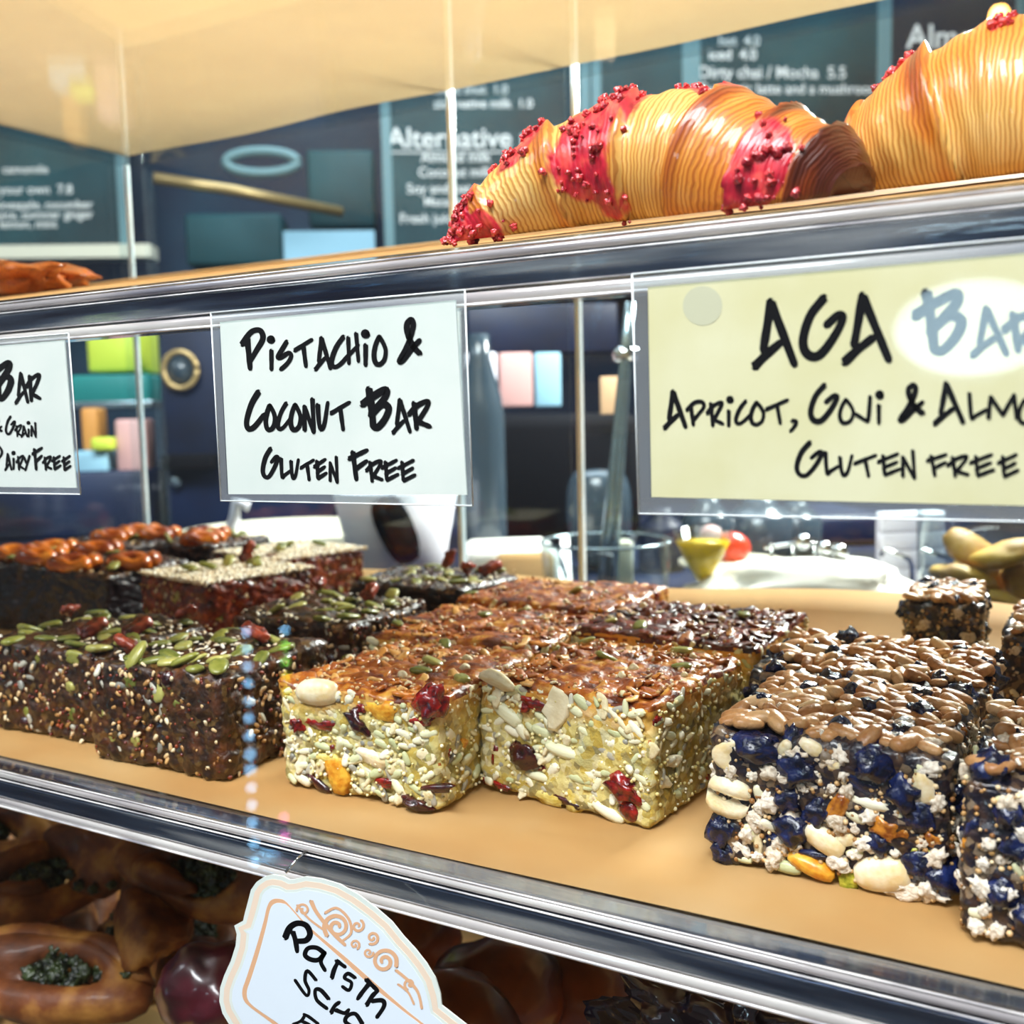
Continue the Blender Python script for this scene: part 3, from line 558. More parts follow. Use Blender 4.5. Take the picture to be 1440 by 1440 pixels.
# ------------------------------------------------------------------ croissants
def croissant_mat(name, seed):
    m = bpy.data.materials.new(name); m.use_nodes = True; nt = m.node_tree; p = nt.nodes['Principled BSDF']; L = nt.links.new
    uv = nt.nodes.new('ShaderNodeUVMap'); sp = nt.nodes.new('ShaderNodeSeparateXYZ'); L(uv.outputs[0], sp.inputs[0])
    tc = nt.nodes.new('ShaderNodeTexCoord')
    nz = nt.nodes.new('ShaderNodeTexNoise'); nz.inputs['Scale'].default_value = 14; nz.inputs['Detail'].default_value = 3; L(tc.outputs['Object'], nz.inputs['Vector'])
    # layer lines run round the roll: fine wave in u warped by noise
    wv = nt.nodes.new('ShaderNodeTexWave'); wv.wave_type = 'BANDS'; wv.bands_direction = 'X'; wv.inputs['Scale'].default_value = 30; wv.inputs['Distortion'].default_value = 5.0; wv.inputs['Detail'].default_value = 2; wv.inputs['Detail Scale'].default_value = .55
    L(uv.outputs[0], wv.inputs['Vector'])
    att = nt.nodes.new('ShaderNodeAttribute'); att.attribute_name = 'ridge'
    ad = nt.nodes.new('ShaderNodeMath'); ad.operation = 'MULTIPLY_ADD'; ad.inputs[1].default_value = .75; L(nz.outputs['Fac'], ad.inputs[0]); 
    ml = nt.nodes.new('ShaderNodeMath'); ml.operation = 'MULTIPLY'; ml.inputs[1].default_value = .62; L(att.outputs['Fac'], ml.inputs[0]); L(ml.outputs[0], ad.inputs[2])
    r = ramp_node(nt, [(.34, 'f0d8a4'), (.50, 'e4b764'), (.66, 'd3842c'), (.84, 'a64814'), (1, '56200e')]); L(ad.outputs[0], r.inputs[0])
    mx = nt.nodes.new('ShaderNodeMix'); mx.data_type = 'RGBA'; mx.blend_type = 'MULTIPLY'; mx.inputs[0].default_value = .65
    r2 = ramp_node(nt, [(.2, 'c08a4a'), (.5, 'ffffff')]); L(wv.outputs['Fac'], r2.inputs[0]); L(r.outputs[0], mx.inputs[6]); L(r2.outputs[0], mx.inputs[7])
    # raspberry glaze bands
    at2 = nt.nodes.new('ShaderNodeAttribute'); at2.attribute_name = 'jam'
    n2 = nt.nodes.new('ShaderNodeTexNoise'); n2.inputs['Scale'].default_value = 85; n2.inputs['Detail'].default_value = 3; L(tc.outputs['Object'], n2.inputs['Vector'])
    a2 = nt.nodes.new('ShaderNodeMath'); a2.operation = 'MULTIPLY_ADD'; a2.inputs[1].default_value = .5; L(n2.outputs['Fac'], a2.inputs[0]); L(at2.outputs['Fac'], a2.inputs[2])
    r3 = ramp_node(nt, [(.52, '000000'), (.60, 'ffffff')]); L(a2.outputs[0], r3.inputs[0])
    n3 = nt.nodes.new('ShaderNodeTexNoise'); n3.inputs['Scale'].default_value = 160; L(tc.outputs['Object'], n3.inputs['Vector'])
    r4 = ramp_node(nt, [(.3, '960a24'), (.5, 'c81c34'), (.7, 'e8554c')]); L(n3.outputs['Fac'], r4.inputs[0])
    m3 = nt.nodes.new('ShaderNodeMix'); m3.data_type = 'RGBA'; L(r3.outputs[0], m3.inputs[0]); L(mx.outputs[2], m3.inputs[6]); L(r4.outputs[0], m3.inputs[7])
    L(m3.outputs[2], p.inputs['Base Color']); p.inputs['Roughness'].default_value = .38; p.inputs['Coat Weight'].default_value = .35
    b = nt.nodes.new('ShaderNodeBump'); b.inputs['Strength'].default_value = .22; b.inputs['Distance'].default_value = .0012; L(wv.outputs['Fac'], b.inputs['Height']); L(b.outputs[0], p.inputs['Normal'])
    MATS[name] = m
croissant_mat('croissant_dough', 0)
mat('jam_bits', 'c81e34', .25, ramp=[(.35, '98102a'), (.65, 'e44a4c')], scale=200, coat=.8, bump=.8, bscale=500)
def croissant(label, spine, rads, jams, seed=0, nseg=7, flat=.92, brown_end=0.0):
    t = thing('raspberry_croissant', label, 'croissant', spine[0], 0, 'raspberry croissants on the upper shelf')
    o0 = Vector(spine[0]); S = [Vector(p)-o0 for p in spine]
    NT, NP = 150, 56
    def interp(arr, q):
        q = max(0, min(.99999, q))*(len(arr)-1); i = int(q); f = q-i
        a = [arr[max(0, min(len(arr)-1, i+k))] for k in (-1, 0, 1, 2)]
        return .5*((2*a[1])+(a[2]-a[0])*f+(2*a[0]-5*a[1]+4*a[2]-a[3])*f*f+(3*a[1]-a[0]-3*a[2]+a[3])*f**3)
    vs, fs, ridge, jam, uvs = [], [], [], [], []
    zmin = 1e9
    for j in range(NT+1):
        q = j/NT; c = interp(S, q); tn = (interp(S, min(1, q+.01))-interp(S, max(0, q-.01))).normalized(); R = interp(rads, q)
        sd = Vector((0, 0, 1)).cross(tn).normalized(); up = tn.cross(sd)
        for i in range(NP):
            a = 2*PI*i/NP; skew = .035*math.cos(a-.6)+.02*math.sin(a*2+seed)
            ss = (q+skew)*nseg; ph = ss-math.floor(ss); seg = min(q, 1-q)
            dirn = 1 if q < .52 else -1
            h = (ph if dirn > 0 else 1-ph)
            st = h**1.5; edge = max(0, 1-abs(h-.86)/.2)
            k = 1+.16*st-.07+.012*math.sin(ss*23+math.sin(a*3))+.02*noise.noise(Vector((q*6+seed, math.cos(a), math.sin(a))))
            p = c+(sd*math.cos(a)+up*(math.sin(a)*flat))*(R*k)
            p.z = max(p.z, .2*(p.y+o0.y)-o0.z+.0035); vs.append(p)
            up_f = max(0, (math.sin(a)+.35)/1.35)
            ridge.append(min(1.3, .18+.6*edge*(.4+.6*up_f)+.16*up_f**2+brown_end*max(0, (q-.80)/.2)*1.1)); uvs.append((q, i/NP))
            jv = 0
            for (jq, jw, ja, jaw) in jams:
                dq = (q+skew*1.3-jq-.02*math.sin(a*3+jq*40))/jw; da = abs((a-ja+PI) % (2*PI)-PI)/jaw
                jv = max(jv, math.exp(-dq*dq)*math.exp(-da**4))
            jam.append(jv*.62)
    for j in range(NT):
        for i in range(NP): k = (i+1) % NP; fs.append((j*NP+i, (j+1)*NP+i, (j+1)*NP+k, j*NP+k))
    fs.append(tuple(range(NP))); fs.append(tuple(NT*NP+i for i in range(NP))[::-1])
    me = pyd(vs, fs); at = me.attributes.new('ridge', 'FLOAT', 'POINT'); at.data.foreach_set('value', ridge)
    at = me.attributes.new('jam', 'FLOAT', 'POINT'); at.data.foreach_set('value', jam)
    ul = me.uv_layers.new(name='UVMap'); vi = np.zeros(len(me.loops), dtype=np.int32); me.loops.foreach_get('vertex_index', vi)
    ul.data.foreach_set('uv', np.array(uvs, dtype=np.float32)[vi].ravel())
    mesh_obj('pastry', me, 'croissant_dough', t)
    r = random.Random(seed); it = []
    me.update(); nrm = [v.normal.copy() for v in me.vertices]
    for n_ in range(9000):
        i = r.randrange(len(vs))
        if r.random() < (jam[i]/.62)**2.2 and len(it) < (210 if nseg > 5 else 90):
            it.append((vs[i]-nrm[i]*.0006, nrm[i], r.uniform(.0010, .0034), r.uniform(0, 6), 0))
    stuff_mesh('raspberry_crumbs', 'lumpB', 'jam_bits', it, t)
    return t
K = .2
def up(px, py, Y): return aty(px, py, Y)
croissant('raspberry striped croissant lying whole at the front of the upper shelf',
          [up(632, 366, .034), up(690, 310, .040), up(790, 262, .048), up(900, 240, .052), up(1000, 240, .050), up(1090, 262, .040), up(1160, 268, .032), up(1196, 276, .028)],
          [.004, .014, .0235, .0285, .0292, .026, .021, .010],
          [(.08, .06, PI/2+.8, 1.9), (.22, .05, PI/2+.2, .95), (.36, .075, PI*.9, 1.3), (.40, .05, PI/2, .8), (.52, .07, PI/2, .45), (.76, .075, PI*.93, .85)], seed=1, brown_end=1)
croissant('larger raspberry croissant running out of frame on the upper shelf',
          [up(1150, 215, .085), up(1205, 225, .083), up(1290, 205, .080), up(1390, 180, .080), up(1500, 170, .080), up(1640, 190, .084), up(1740, 240, .088)],
          [.006, .018, .029, .0355, .037, .031, .01],
          [(.33, .06, PI/2, .5), (.52, .03, PI/2+.3, .5), (.62, .04, PI*.85, .4)], seed=2, nseg=5)

# pastry end and doily at the far left of the upper shelf
pl = mesh_obj('pastry_slice', pyd(*SH['lumpB']), 'fig_slice'); pp = up(30, 388, .16); pl.location = (pp.x, pp.y, .2*.16+.012); pl.scale = (.07, .05, .022)
tag(pl, 'orange baked pastry lying at the far left of the upper shelf', 'pastry')
pl = mesh_obj('pastry_slice', pyd(*SH['lumpA']), 'fig_slice'); pp = up(85, 390, .20); pl.location = (pp.x, pp.y, .2*.2+.010); pl.scale = (.05, .05, .014)
tag(pl, 'flat orange pastry crumbled beside the far left pastry on the upper shelf', 'pastry')

# ------------------------------------------------------------------ handwriting
GL = {
 'A': [[(.42, 0), (.24, .72)], [(.04, .97), (.30, .80), (.62, .62)], [(.42, .02), (.95, .93)]],
 'B': [[(.27, .06), (.36, .5), (.42, .93)], [(.04, .42), (.45, .22), (.84, .08), (.86, .22), (.60, .45), (.34, .66)], [(.34, .66), (.70, .42), (.95, .50), (.84, .74), (.58, .95), (.42, .93)]],
 'C': [[(.68, .03), (.30, .36), (.06, .78), (.16, .97), (.46, .92), (.95, .62)]],
 'D': [[(.4, .1), (.45, 1)], [(.1, .3), (.5, .05), (1, .4), (.9, .7), (.45, 1)]],
 'E': [[(.25, .12), (.32, .92)], [(.03, .40), (.88, .05)], [(.25, .66), (.84, .40)], [(.34, .95), (.97, .70)]],
 'F': [[(.24, .1), (.42, .97)], [(.04, .32), (.96, .05)], [(.36, .66), (.94, .40)]],
 'G': [[(.52, .02), (.20, .32), (.04, .72), (.14, .94), (.40, .96), (.72, .68), (.94, .36), (.84, .30), (.58, .46)]],
 'H': [[(.12, .15), (.18, .97)], [(.72, .02), (.90, .90)], [(-.15, .85), (.88, .40)]],
 'J': [[(.90, .02), (.78, .92), (.62, .96), (.04, .72)]],
 'L': [[(.06, .03), (.16, .96), (.40, .88), (.95, .66)]],
 'M': [[(.05, .97), (.12, .12)], [(.12, .12), (.52, .84)], [(.52, .84), (.88, .04)], [(.88, .04), (.97, .97)]],
 'N': [[(.10, .92), (.08, .24)], [(.08, .24), (.84, .97)], [(.74, .02), (.86, .97)]],
 'O': [[(.46, .03), (.20, .30), (.06, .66), (.20, .94), (.52, .98), (.84, .82), (.94, .52), (.76, .26), (.46, .03)]],
 'P': [[(.26, .25), (.38, .97)], [(.04, .38), (.42, .08), (.80, .04), (.92, .24), (.66, .52), (.38, .80)]],
 'R': [[(.26, .10), (.38, .97)], [(.03, .50), (.40, .20), (.86, .05), (.86, .22), (.44, .74)], [(.44, .74), (.96, .90)]],
 'S': [[(.62, .03), (.34, .28), (.06, .56), (.30, .56), (.74, .42), (.90, .54), (.66, .78), (.26, .98)]],
 'T': [[(.03, .42), (.97, .05)], [(.52, .30), (.66, .97)]],
 'U': [[(.08, .10), (.18, .72), (.38, .97), (.66, .76), (.94, .04)]],
 'Y': [[(.1, .1), (.42, .5)], [(.92, .03), (.3, .97)]],
 '&': [[(.98, .80), (.66, .62), (.42, .32), (.40, .12), (.58, .02), (.68, .12), (.60, .34), (.36, .66), (.05, .96), (.20, .96), (.60, .70), (.95, .50)]],
 ',': [[(.3, .04), (.85, .10), (.7, .5), (.15, .96)]], 'i': [[(.5, .03), (.5, .97)]]}
def smooth_poly(pts, n=6):
    if len(pts) < 3: return [Vector(pts[0]).lerp(Vector(pts[1]), i/4) for i in range(5)]
    P = [Vector(p) for p in pts]; out = []
    for i in range(len(P)-1):
        a = P[max(0, i-1)]; b = P[i]; c = P[i+1]; d = P[min(len(P)-1, i+2)]
        for k in range(n):
            f = k/n; out.append(.5*((2*b)+(c-a)*f+(2*a-5*b+4*c-d)*f*f+(3*b-a-3*c+d)*f**3))
    out.append(P[-1]); return out
def strokes_mesh(name, strokes, place, w, m, parent):
    """strokes: pixel-like card coordinates; place maps them to the card"""
    vs, fs = [], []; lift = 0
    for pl_, wd in strokes:
        pl_ = smooth_poly(pl_); lift += 1; n = len(pl_); k0 = len(vs); L_, R_ = [], []
        for i, p in enumerate(pl_):
            t = (pl_[min(n-1, i+1)]-pl_[max(0, i-1)]); t = t.normalized() if t.length > 1e-9 else Vector((1, 0))
            nn = Vector((-t.y, t.x)); q = i/(n-1); ww = wd*.5*(1.06-.16*q+.06*math.sin(q*9+lift))
            L_.append(p+nn*ww); R_.append(p-nn*ww)
        t0 = (pl_[0]-pl_[1]).normalized(); t1 = (pl_[-1]-pl_[-2]).normalized()
        ring = L_+[pl_[-1]+t1*wd*.42+Vector((-t1.y, t1.x))*wd*.22, pl_[-1]+t1*wd*.42-Vector((-t1.y, t1.x))*wd*.22]+R_[::-1]+[pl_[0]+t0*wd*.38+Vector((-t0.y, t0.x))*wd*.25, pl_[0]+t0*wd*.38-Vector((-t0.y, t0.x))*wd*.25]
        cen = L_; 
        for p in L_+R_+ring[n:n+2]+ring[-2:]: vs.append(place(p.x, p.y, .00012+.000004*lift))
        for i in range(n-1): fs.append((k0+i, k0+n+i, k0+n+i+1, k0+i+1))
        e = k0+2*n
        fs.append((k0+n-1, k0+2*n-1, e+1, e)); fs.append((k0+n, k0, e+2, e+3)); 
    return mesh_obj(name, pyd(vs, fs, False), m, parent)
def glyphs(spec):
    out = []
    for g, x0, x1, y0, y1, wd in spec:
        if g == '.':   # dot
            cx, cy, rr = x0, y0, x1
            out.append(([(cx+rr*.45*math.cos(a*PI/4), cy+rr*.45*math.sin(a*PI/4)) for a in range(9)], rr)); continue
        p = wd*.35
        for s in GL[g]: out.append(([(x0+p+(x1-x0-2*p)*a, y0+p+(y1-y0-2*p)*b) for a, b in s], wd*1.17))
    return out
def card_place(o, Y):
    def f(px, py, lift):
        q = aty(px, py, Y); q.y = Y-lift; return q-o
    return f
def flat_poly(name, ring, place, thick, m, parent):
    n = len(ring); vs = [place(x, y, 0) for x, y in ring]+[place(x, y, -thick) for x, y in ring]
    fs = [tuple(range(n)), tuple(range(n, 2*n))[::-1]]+[(i, n+i, n+(i+1) % n, (i+1) % n) for i in range(n)]
    return mesh_obj(name, pyd(vs, fs, False), m, parent)
def sign_card(label, paper, sleeve, m, lines, Y=-.0045, spot=None):
    o = aty(*sleeve[3], Y); t = thing('sign_card', label, 'sign', o, 0, 'handwritten name cards on the upper shelf front')
    pl_ = card_place(o, Y)
    flat_poly('paper', paper, pl_, .0003, m, t)
    sv = [pl_(*q, .0004) for q in sleeve]; pv = [pl_(*q, .0004) for q in paper]
    so = mesh_obj('sleeve', pyd(sv+pv, [(k, (k+1) % 4, 4+(k+1) % 4, 4+k) for k in range(4)]+[(4, 5, 6, 7)], False), 'sleeve', t)
    so.data.materials.append(MATS['sleeve_front']); so.data.polygons[4].material_index = 1
    for i in range(4):
        a, b = sleeve[i], sleeve[(i+1) % 4]; tube('sleeve_rim', [pl_(*a, .0006), pl_(*b, .0006)], .00032, 'sleeve_rim', t, 6)
    if spot:
        cx, cy, rr = spot; flat_poly('tape_dot', [(cx+rr*math.cos(a*PI/10), cy+rr*math.sin(a*PI/10)) for a in range(20)], lambda x, y, l: pl_(x, y, .00008 + (l if l < 0 else 0)), .00006, 'tape_spot', t)
    for ln in lines: strokes_mesh('lettering', glyphs(ln), pl_, 0, 'ink', t)
    return t
sign_card('white card lettered Pistachio & Coconut Bar Gluten Free in black marker', [(309, 453), (641, 422), (657, 696), (321, 695)], [(298, 440), (655, 408), (666, 711), (312, 704)], 'card_white', [
 [('P', 337, 375, 460, 522, 7), ('.', 381.5, 6.5, 477.5, 0, 0), ('i', 377, 387, 490, 522, 5.5), ('S', 388, 414, 477, 522, 6), ('T', 412, 441, 474, 518, 5.5), ('A', 441, 468, 473, 523, 5.5), ('C', 463, 494, 470, 519, 6),
  ('H', 486, 508, 466, 514, 5), ('.', 514.5, 7, 469.5, 0, 0), ('i', 509, 520, 482, 516, 6), ('O', 523, 546, 470, 515, 6), ('&', 558, 594, 446, 512, 7)],
 [('C', 343, 375, 547, 607, 7), ('O', 371, 390, 567, 607, 6), ('C', 388, 411, 564, 606, 5.5), ('O', 406, 426, 566, 607, 6), ('N', 425, 446, 558, 611, 5.5), ('U', 444, 464, 563, 607, 5.5), ('T', 463, 494, 562, 607, 5.5),
  ('B', 505, 552, 540, 607, 9), ('A', 550, 580, 560, 612, 5.5), ('R', 572, 608, 560, 606, 6.5)],
 [('G', 367, 394, 628, 674, 5.5), ('L', 393, 411, 642, 673, 4.5), ('U', 407, 422, 644, 675, 4.5), ('T', 421, 443, 644, 677, 4.5), ('E', 440, 461, 643, 676, 4.8), ('N', 462, 478, 640, 681, 4),
  ('F', 488, 519, 629, 677, 6), ('R', 513, 540, 645, 679, 4.8), ('E', 535, 562, 644, 678, 4.8), ('E', 558, 586, 644, 679, 4.8)]])
sign_card('cream card lettered AGA Bar Apricot, Goji & Almond Gluten free', [(911, 404), (1600, 342), (1652, 716), (916, 699)], [(890, 386), (1622, 318), (1676, 738), (899, 722)], 'card_cream', [
 [('A', 1055, 1124, 420, 522, 11), ('G', 1123, 1193, 413, 507, 11), ('A', 1181, 1257, 411, 516, 11), ('B', 1279, 1360, 401, 502, 13), ('A', 1362, 1421, 430, 505, 9), ('R', 1406, 1472, 432, 497, 10)],
 [('A', 931, 968, 548, 606, 6.5), ('P', 963, 994, 562, 600, 5), ('R', 992, 1019, 562, 601, 5), ('.', 1027, 6, 562, 0, 0), ('i', 1020, 1030, 575, 601, 5), ('C', 1032, 1058, 561, 598, 5), ('O', 1053, 1077, 563, 599, 5), ('T', 1075, 1110, 559, 598, 5),
  (',', 1109, 1123, 589, 608, 5), ('G', 1136, 1182, 538, 596, 7), ('O', 1178, 1203, 559, 597, 5), ('J', 1201, 1228, 555, 594, 5), ('.', 1237, 7, 555, 0, 0), ('i', 1231, 1241, 567, 597, 5.5), ('&', 1262, 1301, 538, 594, 7),
  ('A', 1310, 1359, 536, 600, 7), ('L', 1360, 1391, 550, 590, 5), ('M', 1386, 1433, 552, 591, 5.5), ('O', 1430, 1454, 559, 597, 5), ('N', 1455, 1478, 556, 600, 5), ('D', 1480, 1510, 556, 600, 5)],
 [('G', 1117, 1160, 619, 672, 6), ('L', 1158, 1182, 633, 668, 5), ('U', 1178, 1201, 638, 671, 5), ('T', 1199, 1234, 637, 672, 5), ('E', 1232, 1268, 635, 671, 5), ('N', 1266, 1291, 631, 675, 4.8),
  ('F', 1301, 1333, 636, 671, 5), ('R', 1330, 1364, 638, 672, 5), ('E', 1362, 1400, 636, 672, 5), ('E', 1401, 1434, 636, 673, 5)]], spot=(988, 430, 28))
sign_card('white card lettered Bar & Grain Dairy Free, cut off at the frame', [(-260, 508), (91, 478), (108, 686), (-236, 682)], [(-272, 498), (98, 469), (115, 695), (-250, 690)], 'card_white', [
 [('B', -18, 20, 503, 566, 8), ('A', 20, 42, 523, 570, 4.5), ('R', 35, 59, 523, 566, 5)],
 [('&', -12, 4, 588, 612, 3), ('G', 7, 23, 584, 612, 3.2), ('R', 20, 32, 596, 615, 2.6), ('A', 29, 40, 598, 616, 2.6), ('.', 40.3, 3, 594.5, 0, 0), ('i', 38.5, 43, 602, 615, 2.6), ('N', 43, 53, 593, 616, 2.6)],
 [('D', -8, 4, 625, 647, 3), ('A', 6, 18, 637, 663, 3), ('.', 19.3, 3.4, 637, 0, 0), ('i', 17, 22, 643, 661, 3), ('R', 22, 35, 639, 662, 3), ('Y', 32, 44, 639, 663, 3), ('F', 44, 61, 627, 662, 4), ('R', 59, 74, 640, 662, 3.2), ('E', 72, 87, 639, 662, 3.4), ('E', 86, 101, 639, 663, 3.4)]])

# ornate price card in front of the bottom shelf
def Z(x, y): return (280+x/3.6, 1200+y/3.6)
ringz = [(372, 108), (330, 118), (290, 145), (262, 185), (248, 240), (232, 300), (222, 342), (178, 366), (190, 410), (184, 470), (160, 545), (128, 615), (106, 680), (102, 750), (118, 810), (160, 880), (190, 960), (250, 1010),
 (330, 1090), (480, 1240), (700, 1420), (900, 1560), (1010, 1610), (1080, 1660), (1180, 1680), (1250, 1640), (1300, 1560), (1345, 1420), (1370, 1390), (1365, 1330), (1390, 1230), (1430, 1120), (1440, 1040), (1420, 960), (1370, 880), (1300, 826), (1228, 770), (1222, 715), (1196, 630),
 (1150, 555), (1095, 485), (1035, 420), (975, 345), (895, 275), (800, 205), (710, 155), (620, 128), (540, 118), (480, 132), (458, 134), (425, 116)]
TY = -.012
to = aty(420, 1300, TY); tp = thing('price_tag', 'ornate white and peach scalloped tag handwritten Raisin Scro', 'sign', to)
plz = card_place(to, TY)
def inset(ring, d):
    n = len(ring); out = []
    P = [Vector(p) for p in ring]
    for i in range(n):
        t = (P[(i+1) % n]-P[i-1]).normalized(); out.append(tuple(P[i]+Vector((t.y, -t.x))*(-d)))
    return out
def inset_poly(d):
    a = inset(ringz, d); c = Vector((760, 800))
    if (Vector(a[5])-c).length > (Vector(ringz[5])-c).length: a = inset(ringz, -d)
    return a
lay = 0
for nm, d, m in (('tag_base', 0, 'card_white'), ('peach_border', 22, 'card_peach'), ('white_border', 52, 'card_white'), ('blue_field', 66, 'card_blue')):
    rg = [Z(*p) for p in (inset_poly(d) if d else ringz)]
    o_ = flat_poly(nm, rg, (lambda a, b, l, k=lay: plz(a, b, k*.00008 + (l if l < 0 else 0))), .0005 if lay == 0 else .00004, m, tp); lay += 1
panel = [(385, 228), (362, 240), (345, 275), (330, 340), (290, 480), (245, 620), (222, 690), (228, 740), (265, 780), (360, 850), (500, 960), (700, 1110), (900, 1250), (1010, 1300), (1050, 1290), (1080, 1240), (1130, 1100), (1175, 960), (1178, 910), (1150, 870), (1050, 790), (900, 660), (740, 520), (560, 370), (450, 250), (415, 230)]
panel = [tuple(v) for v in smooth_poly(panel+[panel[0]], 3)][:-1]
flat_poly('peach_frame', [Z(*p) for p in panel], (lambda a, b, l: plz(a, b, .00034 + (l if l < 0 else 0))), .00004, 'card_peach_line', tp)
cc = Vector((700, 770)); inn = [tuple(cc+(Vector(p)-cc)*(1-24/max(60, (Vector(p)-cc).length))) for p in panel]
flat_poly('writing_field', [Z(*p) for p in inn], (lambda a, b, l: plz(a, b, .00042 + (l if l < 0 else 0))), .00004, 'card_blue', tp)
def sw(pts, wd): return ([Z(*p) for p in pts], wd/3.6)
def spiral(cx, cy, r, a0, turns, s=1, wd=20):
    return sw([(cx+r*(1-.8*k/14)*math.cos(a0+s*turns*2*PI*k/14), cy+r*(1-.8*k/14)*math.sin(a0+s*turns*2*PI*k/14)) for k in range(15)], wd)
sc_ = [spiral(700, 370, 68, 2.4, 1.6), spiral(940, 545, 66, .4, 1.6, -1), spiral(530, 285, 34, 3, 1.2, 1, 12), spiral(805, 365, 34, -1, 1.2, 1, 14), spiral(880, 425, 34, 2, 1.3, -1, 14), spiral(860, 500, 26, 0, 1.2, 1, 12), spiral(790, 460, 26, 1, 1.2, -1, 12),
 sw([(570, 240), (600, 300), (680, 400), (740, 460)], 20), sw([(640, 300), (700, 275), (760, 330), (772, 400), (730, 440)], 14), sw([(1000, 590), (1060, 640), (1110, 700), (1130, 780)], 16), sw([(1010, 660), (1060, 700), (1090, 760)], 12), spiral(1070, 660, 30, 2, 1.1, 1, 12), sw([(500, 260), (560, 330), (640, 390)], 12)]
strokes_mesh('scrollwork', sc_, lambda a, b, l: plz(a, b, .00036+l*.1), 0, 'card_peach_line', tp)
wr = [sw([(440, 425), (462, 375), (500, 352), (545, 362), (565, 405), (545, 438), (500, 442)], 26), sw([(478, 395), (492, 440), (500, 492)], 22),
 sw([(640, 505), (600, 476), (556, 478), (540, 512), (570, 535), (610, 535), (640, 500), (620, 545), (640, 588)], 20),
 sw([(676, 628), (688, 585), (708, 545)], 20), sw([(698, 540), (742, 572)], 18), sw([(794, 628), (758, 606), (740, 628), (775, 652), (762, 690), (730, 672)], 16),
 sw([(850, 636), (905, 690)], 20), sw([(866, 655), (830, 700), (808, 732)], 20), sw([(852, 765), (880, 720), (905, 695)], 20), sw([(880, 745), (930, 742), (940, 770), (905, 825)], 20),
 sw([(596, 640), (552, 592), (540, 640), (560, 690), (546, 716), (490, 640)], 15), sw([(660, 735), (620, 690), (592, 690), (600, 740), (650, 782)], 17),
 sw([(672, 805), (690, 770), (712, 752)], 18), sw([(695, 790), (740, 806), (760, 790)], 18), sw([(830, 860), (795, 810), (755, 820), (745, 850), (790, 880), (820, 900)], 18),
 sw([(606, 860), (560, 825), (535, 812)], 14), sw([(540, 815), (520, 845), (480, 862)], 14), sw([(520, 845), (570, 870), (590, 900)], 14)]
wr = [(a, b*1.2) for a, b in wr]
strokes_mesh('lettering', wr, lambda a, b, l: plz(a, b, .00044+l*.1), 0, 'ink', tp)
tag_clip = tube('hanging_pin', [plz(400, 1228, -.0006), plz(404, 1216, -.006), plz(404, 1212, -.011)], .0006, 'chrome', tp, 6)

# ------------------------------------------------------------------ bottom shelf pastries
def spinach_roll(label, px, py, Y, s, rz, rx, seed, group='spinach pastries on the bottom shelf'):
    c = aty(px, py, Y); c.z = max(c.z, ZB+.03); t = thing('spinach_pastry', label, 'pastry', c, rz, group); t.rotation_euler = (rx, 0, rz)
    r = random.Random(seed); pts = []
    for i in range(46):
        a = i/45*2*PI*1.75; R = s*(.62-.30*i/45); pts.append((R*math.cos(a)*1.2, R*math.sin(a), .10*s*math.sin(a*1.5+seed)+.22*s*i/45))
    vs, fs = tube_data(pts, s*.2, 14, lambda q: s*(.27-.07*q)*(1+.10*math.sin(q*31+seed))*min(1, .35+q*9)*min(1, .4+(1-q)*9))
    vs = [v+v.normalized()*(s*.10*noise.noise(v*60+Vector((seed, 0, 0)))+s*.34*noise.noise(v*22+Vector((seed*3, 0, 0)))) for v in vs]; vs = [Vector((v.x*1.7, v.y*.85, v.z*1.15)) for v in vs]
    mesh_obj('dough', pyd(vs, fs), 'pastry_dark', t)
    it = []
    for i in range(130):
        a = i/130*2*PI*2.3; R = s*(.46-.42*i/130); it.append(((R*math.cos(a)*1.7+r.gauss(0, .03*s), .85*R*math.sin(a)+r.gauss(0, .03*s), .15*s+.12*s*i/130+r.gauss(0, .03*s)), (0, 0, 1), s*r.uniform(.12, .24), r.uniform(0, 6), r.gauss(0, .5)))
    stuff_mesh('spinach_filling', 'lumpB', 'spinach', it, t)
    return t
def folded_pastry(label, px, py, Y, s, rz, seed):
    c = aty(px, py, Y); c.z = max(c.z, ZB+.035); t = thing('folded_pastry', label, 'pastry', c, rz, 'spinach pastries on the bottom shelf'); t.rotation_euler = (.5, .2, rz)
    vs, fs = lump(seed, .35, 1.1, 4, (1.5*s*2, 1.0*s*2, .8*s*2)); vs = [(x, y, z+abs(y)*-.5) for x, y, z in vs]
    mesh_obj('dough', pyd(vs, fs), 'pastry_dark', t)
    it = [((s*1.2*math.cos(a), -s*.9+s*.3*math.sin(a*3), -s*.25), (0, -1, 0), s*.28, a, 0) for a in [k*.35 for k in range(9)]]
    stuff_mesh('spinach_filling', 'lumpB', 'spinach', it, t); return t
spinach_roll('coiled spinach pastry nearest the front with dark green filling', 85, 1372, .085, .043, .3, .75, 1)
folded_pastry('golden folded pastry above the front spinach coil', 200, 1290, .12, .024, -.5, 2)
spinach_roll('coiled spinach pastry under the shelf lip at the far left', 50, 1240, .14, .040, 1.2, .6, 3)
spinach_roll('coiled spinach pastry in shade beside the ornate tag', 300, 1240, .15, .042, .2, .7, 4)
folded_pastry('brown folded pastry high in the heap under the shelf', 150, 1190, .17, .026, .4, 5)
spinach_roll('coiled spinach pastry half hidden behind the ornate tag', 275, 1330, .17, .040, 2.2, .6, 6)
folded_pastry('small folded pastry at the left edge of the heap', 10, 1310, .12, .022, 1.1, 7)
spinach_roll('coiled spinach pastry at the back left of the bottom heap', -30, 1180, .2, .045, .5, .6, 8)
folded_pastry('folded pastry lying low behind the front spinach coil', 30, 1440, .13, .03, .2, 9)
